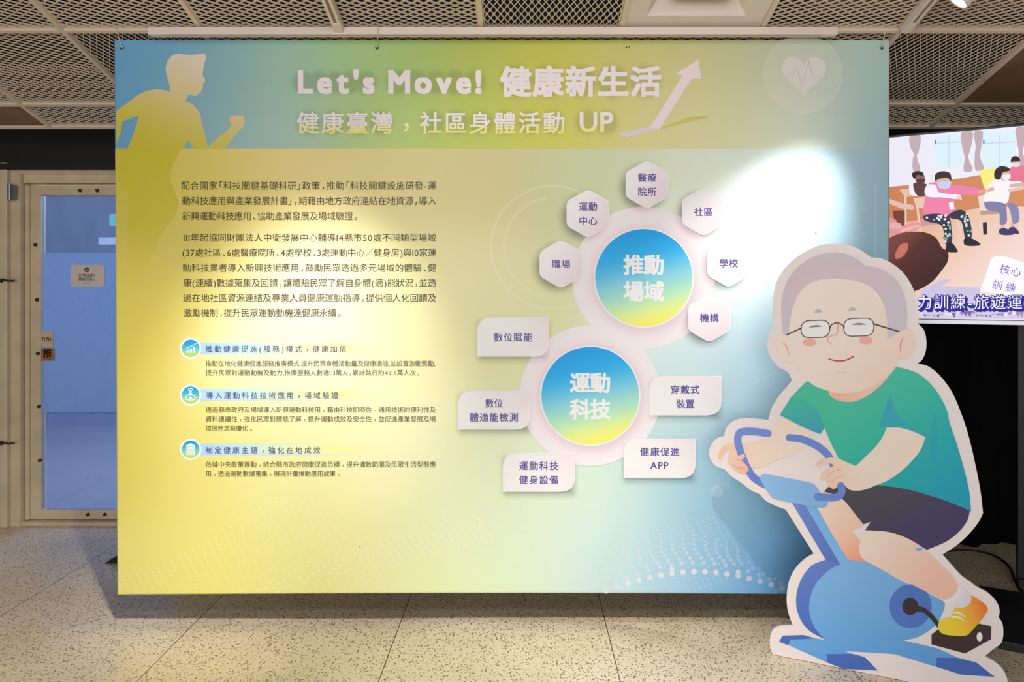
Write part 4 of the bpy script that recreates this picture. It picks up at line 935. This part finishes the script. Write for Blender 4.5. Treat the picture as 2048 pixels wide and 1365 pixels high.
T = Sheet(TP(TO[0], TO[1], TTH), tv, SCREEN, SCREEN, 1.0, .0003)
t_ = lambda pts: sc(pts, 3.25, 1748, 240)
me = bpy.data.meshes.new('screen'); me.from_pydata([(0, -.001, tz0 - BZ), (SW, -.001, tz0 - BZ), (SW, -.001, tz1 - BZ), (0, -.001, tz1 - BZ)], [], [(0, 1, 2, 3)]); me.update()
ink(me, [0]*4, [0]*4, (238, 238, 255), 1.0); scr = link('screen', me, SCREEN, tv)
def ts(name, pts, col, lay, sm=False): return T.poly(name, t_(pts), col, 4 + lay, scr, sm=sm)
R_ = 1500                                                      # the picture runs on past the frame of the photograph
ts('picture_wall', [(95,110),(R_,20),(R_,380),(95,440)], G((1776, 300), (2048, 300), (236, 232, 246), (240, 242, 255)), 0)
for x0, x1 in ((392, 575), (705, 920), (1090, 1300)):
    ts('picture_window', [(x0, 115 - (x0-95)*.055), (x1, 115 - (x1-95)*.055), (x1, 300), (x0, 320)], (222, 240, 250), 1)
    ts('picture_window_bar', [(x0, 150), (x1, 140), (x1, 146), (x0, 156)], (196, 216, 230), 2); ts('picture_window_bar', [((x0+x1)/2, 100), ((x0+x1)/2+7, 100), ((x0+x1)/2+7, 305), ((x0+x1)/2, 305)], (205, 220, 232), 2)
    ts('picture_window_latch', [(x0+2, 130), (x0+14, 130), (x0+12, 160), (x0+4, 160)], (120, 120, 190), 3)
ts('picture_wainscot', [(92,436),(330,415),(560,380),(690,358),(R_,330),(R_,700),(92,700)], G((1776, 380), (2000, 420), (206, 128, 84), (214, 142, 96)), 1)
ts('picture_floor', [(92,680),(300,650),(560,600),(700,565),(R_,560),(R_,1300),(92,1300)], Grad((1800, 430), (1960, 600), (0, (224, 168, 128)), (.5, (238, 200, 178)), (1, (246, 222, 216))), 2)
for pts in ([(232,110),(300,104),(292,200),(278,235),(300,328),(256,335),(252,250),(262,225),(240,190)], [(568,84),(640,80),(625,200),(612,240),(640,330),(585,335),(588,245),(572,170)], [(650,78),(705,74),(695,190),(688,235),(712,320),(660,328),(655,230),(660,170)], [(922,55),(985,50),(975,160),(968,215),(990,300),(935,310),(940,210),(928,140)]):
    ts('picture_curtain', pts, (196, 172, 180), 3, True)
ts('picture_board', [(680,326),(805,312),(790,450),(716,446)], (250, 240, 130), 3)
# chairs and people shown on the screen
def line(name, pts, wd, col, lay): return T.stroke(name, t_(pts), wd/3.25, col, 4 + lay, scr, sm=False)
for pts in ([(205,480),(205,680)], [(280,560),(300,720)], [(545,640),(565,805)], [(690,600),(690,740)], [(805,600),(808,750)], [(915,570),(930,700)]): line('picture_chair_leg', pts, 14, (232, 206, 190), 4)
ts('picture_chair', [(165,455),(230,445),(240,500),(200,500)], (226, 190, 165), 4); ts('picture_chair', [(255,512),(330,500),(325,575),(275,570)], (232, 200, 178), 4); ts('picture_chair', [(675,495),(730,485),(735,590),(690,600)], (240, 220, 205), 4); ts('picture_chair', [(690,590),(800,590),(808,612),(692,618)], (190, 150, 140), 5); ts('picture_chair', [(300,650),(470,650),(480,672),(310,690)], (205, 150, 160), 5)
ts('picture_person', [(232,410),(275,400),(350,405),(350,470),(330,495),(240,490),(228,450)], (240, 236, 244), 6, True); ts('picture_person', [(255,415),(300,410),(348,425),(345,490),(280,492)], (98, 56, 66), 7, True)
ts('picture_face', [(268,350),(318,350),(330,385),(312,415),(276,408)], (150, 96, 82), 8, True); ts('picture_hair', [(246,350),(285,333),(320,345),(318,362),(280,360),(262,385)], (44, 34, 40), 9, True); ts('picture_mask', [(278,390),(330,385),(325,410),(285,415)], (80, 56, 60), 9, True)
line('picture_hand', [(92,530),(180,560),(245,570)], 34, (232, 188, 178), 8); ts('picture_dark_seat', [(120,590),(200,590),(200,690),(140,690)], (120, 60, 52), 6)
ts('picture_jacket', [(345,430),(400,410),(480,425),(540,425),(700,455),(700,485),(560,490),(530,505),(520,600),(470,620),(340,612),(318,600),(330,520),(330,470)], (240, 130, 172), 8, True)
ts('picture_sleeve', [(345,425),(400,425),(420,470),(560,490),(560,515),(440,505),(350,500),(328,470)], (246, 240, 250), 9, True); line('picture_hand', [(690,470),(770,450)], 24, (226, 168, 150), 9); line('picture_hand', [(540,500),(565,515)], 14, (238, 200, 190), 10)
ts('picture_face', [(408,385),(500,385),(500,420),(470,450),(430,445),(410,420)], (224, 176, 160), 10, True); ts('picture_hair', [(398,400),(398,355),(440,335),(490,345),(503,380),(498,400),(480,380),(420,385)], (62, 44, 48), 11, True); ts('picture_mask', [(414,408),(496,405),(490,440),(455,450),(420,440)], (196, 212, 238), 12, True)
ts('picture_badge', [(485,540),(515,532),(522,580),(492,588)], (250, 246, 250), 12)
ts('picture_trousers', [(322,625),(400,610),(480,625),(498,660),(505,800),(465,810),(440,690),(330,655)], (50, 50, 78), 10, True); ts('picture_trousers', [(480,620),(560,585),(610,620),(635,760),(595,775),(565,660),(500,640)], (50, 50, 78), 10, True)
r5 = random.Random(5)
for q in range(40):
    if q < 12: x, y = r5.uniform(340, 470), r5.uniform(620, 655)
    elif q < 26: x, y = r5.uniform(452, 496), r5.uniform(660, 795)
    else: y = r5.uniform(605, 765); x = 560 + (y - 590)*.28 + r5.uniform(-5, 40)
    T.disc('picture_pattern', t_([(x, y)])[0], 2.6, 2.4, r5.choice([(236, 232, 220), (120, 180, 150), (240, 240, 240)]), 15, scr, n=7)
ts('picture_shoe', [(470,815),(505,800),(545,855),(535,862),(470,855)], (40, 30, 44), 12, True); ts('picture_shoe', [(585,775),(620,765),(690,805),(685,818),(590,815)], (40, 30, 44), 12, True)
ts('picture_blouse', [(735,440),(770,400),(830,385),(900,400),(960,405),(960,440),(890,460),(870,530),(850,545),(720,530)], (248, 244, 246), 9, True); line('picture_hand', [(890,430),(1000,415)], 24, (228, 180, 165), 10); line('picture_hand', [(880,460),(990,440)], 20, (236, 196, 184), 10)
ts('picture_face', [(815,345),(875,335),(885,375),(860,395),(825,390)], (226, 178, 162), 10, True); ts('picture_hair', [(782,375),(785,330),(820,303),(870,310),(882,330),(835,345),(820,385),(800,390)], (50, 36, 40), 11, True); ts('picture_mask', [(832,362),(885,357),(880,385),(845,393)], (240, 240, 252), 12, True)
ts('picture_trousers', [(718,535),(850,545),(860,590),(860,670),(820,680),(810,605),(735,585)], (132, 126, 172), 10, True); ts('picture_trousers', [(868,540),(930,560),(940,660),(905,675),(885,600)], (140, 134, 178), 10, True)
ts('picture_shoe', [(812,715),(850,705),(905,735),(900,748),(820,745)], (70, 52, 110), 11, True); ts('picture_shoe', [(875,705),(910,698),(942,730),(935,742),(885,732)], (70, 52, 110), 11, True)
for a, b in ((835, 690), (900, 680)): line('picture_ankle', [(a, b-8), (a+4, b+22)], 24, (228, 180, 165), 9)
ts('picture_jacket', [(880,320),(920,300),(990,310),(990,395),(890,395)], (232, 120, 150), 6, True); ts('picture_face', [(895,265),(945,260),(945,300),(905,305)], (216, 160, 145), 7, True); ts('picture_hair', [(888,275),(895,245),(925,236),(948,255),(946,268),(900,272)], (46, 34, 44), 8, True); ts('picture_mask', [(897,283),(946,277),(942,303),(905,305)], (220, 226, 244), 8, True)
ts('picture_bottle', [(706,668),(733,664),(735,745),(710,748)], (46, 34, 48), 8)
ts('picture_foreground_hand', [(92,640),(140,650),(165,690),(290,665),(300,700),(200,745),(92,770)], (226, 150, 150), 12, True); line('picture_foreground_hand', [(92,690),(160,690)], 40, (236, 170, 176), 13); line('picture_foreground_hand', [(180,720),(285,690)], 22, (238, 180, 172), 13)
ts('picture_foreground_head', [(88,790),(150,745),(250,728),(340,735),(405,770),(440,830),(480,860),(478,920),(440,980),(380,1050),(300,1100),(230,1120),(88,1100)], Grad((1790, 490), (1870, 560), (0, (122, 66, 58)), (.35, (84, 40, 36)), (1, (58, 30, 28))), 14, True)
ts('picture_foreground_ear', [(135,880),(170,815),(215,800),(220,840),(185,890),(145,905)], (196, 112, 96), 15, True)
ts('picture_paper', [(300,1110),(440,1040),(510,1035),(440,1085),(690,1090),(690,1180),(300,1180)], (206, 196, 226), 13); ts('picture_paper', [(282,1180),(700,1140),(R_,1160),(R_,1300),(282,1300)], (214, 204, 224), 13)
for q in range(26): 
    x = 300 + q*26; ts('picture_paper_shadow', [(x, 1240 + (q*37 % 40)), (x+24, 1235 + (q*37 % 40)), (x+14, 1262 + (q*37 % 30)), (x-6, 1258)], r5.choice([(120, 104, 160), (160, 140, 190), (236, 230, 244)]), 14)
ts('picture_caption_card', [(690,1115),(760,905),(785,886),(860,890),(1060,960),(1010,1160)], (252, 250, 255), 15)
V, F = text_mesh([(0, 44, 0, 21, '核心'), (-8, 40, 33, 21, '訓練')], .0)
ca, sa = math.cos(math.radians(12)), math.sin(math.radians(12))
V = [(1999 + a*ca - b*sa + 0, 537 + a*sa + b*ca) for a, b in V]; T.mesh('picture_card_lettering', V, F, (120, 100, 196), 21, scr)
cap = [(1834, 2078, 604.5, 31, '力訓練-旅遊運動')]
V, F = text_mesh(cap, .05)
for q, (ax, ay) in enumerate(((0, 0), (1.5, 1.5), (3, 3), (4.5, 4.5))): T.mesh('picture_caption_shadow', [(a+ax, b+ay) for a, b in V], F, (38, 34, 150), 22 - q*.0 + .2*(-q), scr)
V, F = text_mesh(cap, 0); T.mesh('picture_caption', V, F, (250, 246, 255), 24, scr)
# stand
ts_root = empty('television_stand', (TO[0] + math.cos(TTH)*SW*.5, TO[1] + math.sin(TTH)*SW*.5, 0), TTH)
bm = bmesh.new()
c0 = P(1998, 1299, 2.835); # near left corner of the base, on the floor
loc = Matrix.Rotation(-TTH, 3, 'Z') @ Vector((c0.x - ts_root.location.x, 2.835 - ts_root.location.y, 0))
add_box(bm, loc.x, -loc.x, loc.y, loc.y + .60, 0, .035, .004)
from_bm('base_plate', bm, M['black'], ts_root)
pm = P(2043, 1150, 3.3); lp = Matrix.Rotation(-TTH, 3, 'Z') @ Vector((pm.x - ts_root.location.x, 3.3 - ts_root.location.y, 0))
for s in (-1, 1):
    xx = lp.x if s < 0 else -lp.x - .06
    box('upright', xx, xx + .06, .09, .15, .034, BZ + .5, M['black'], ts_root)
box('cross_rail', lp.x, -lp.x, .085, .10, BZ + .2, BZ + .32, M['black'], ts_root)
box('base_foot_rail', lp.x, -lp.x, .06, .16, .034, .07, M['black'], ts_root)
tag(ts_root, 'black floor stand with base plate carrying the television', 'tv stand')
# curtain and cable
bm = bmesh.new(); rows = 26; pts = []
cx0, cx1, cy_ = 1.05, 4.6, 4.02; nn = 260
cols = []
for i in range(nn + 1):
    x = cx0 + (cx1 - cx0) * i / nn
    y = cy_ + .035*math.sin(x*19) + .018*math.sin(x*43 + 1.3)
    cols.append([bm.verts.new((x, y + .02*math.sin(x*11)*(1 - z/2.45), z)) for z in np.linspace(.004, 2.26, 12)])
for a, b in zip(cols, cols[1:]):
    for k in range(11): bm.faces.new((a[k], b[k], b[k+1], a[k+1]))
cu = from_bm('curtain', bm, M['cloth'], None, True); md = cu.modifiers.new('thickness', 'SOLIDIFY'); md.thickness = .003
tag(cu, 'black cloth curtain hanging behind the television to the floor', 'curtain')
fl = lambda x, y: tuple(Vector((P(x, y, EYE*FOC/(y - VY)).x, EYE*FOC/(y - VY), .006)))
bm = bmesh.new(); cp = smooth([(1850,1108),(1885,1106),(1920,1103),(1955,1105),(1985,1113),(2008,1126),(2022,1142),(2028,1160),(2036,1176),(2046,1188)], 6, False)
add_tube(bm, [fl(*p) for p in cp], .006, 8); cb_ = from_bm('power_cable', bm, M['rubber'], None, True); tag(cb_, 'black power cable curving over the floor behind the standee', 'cable')
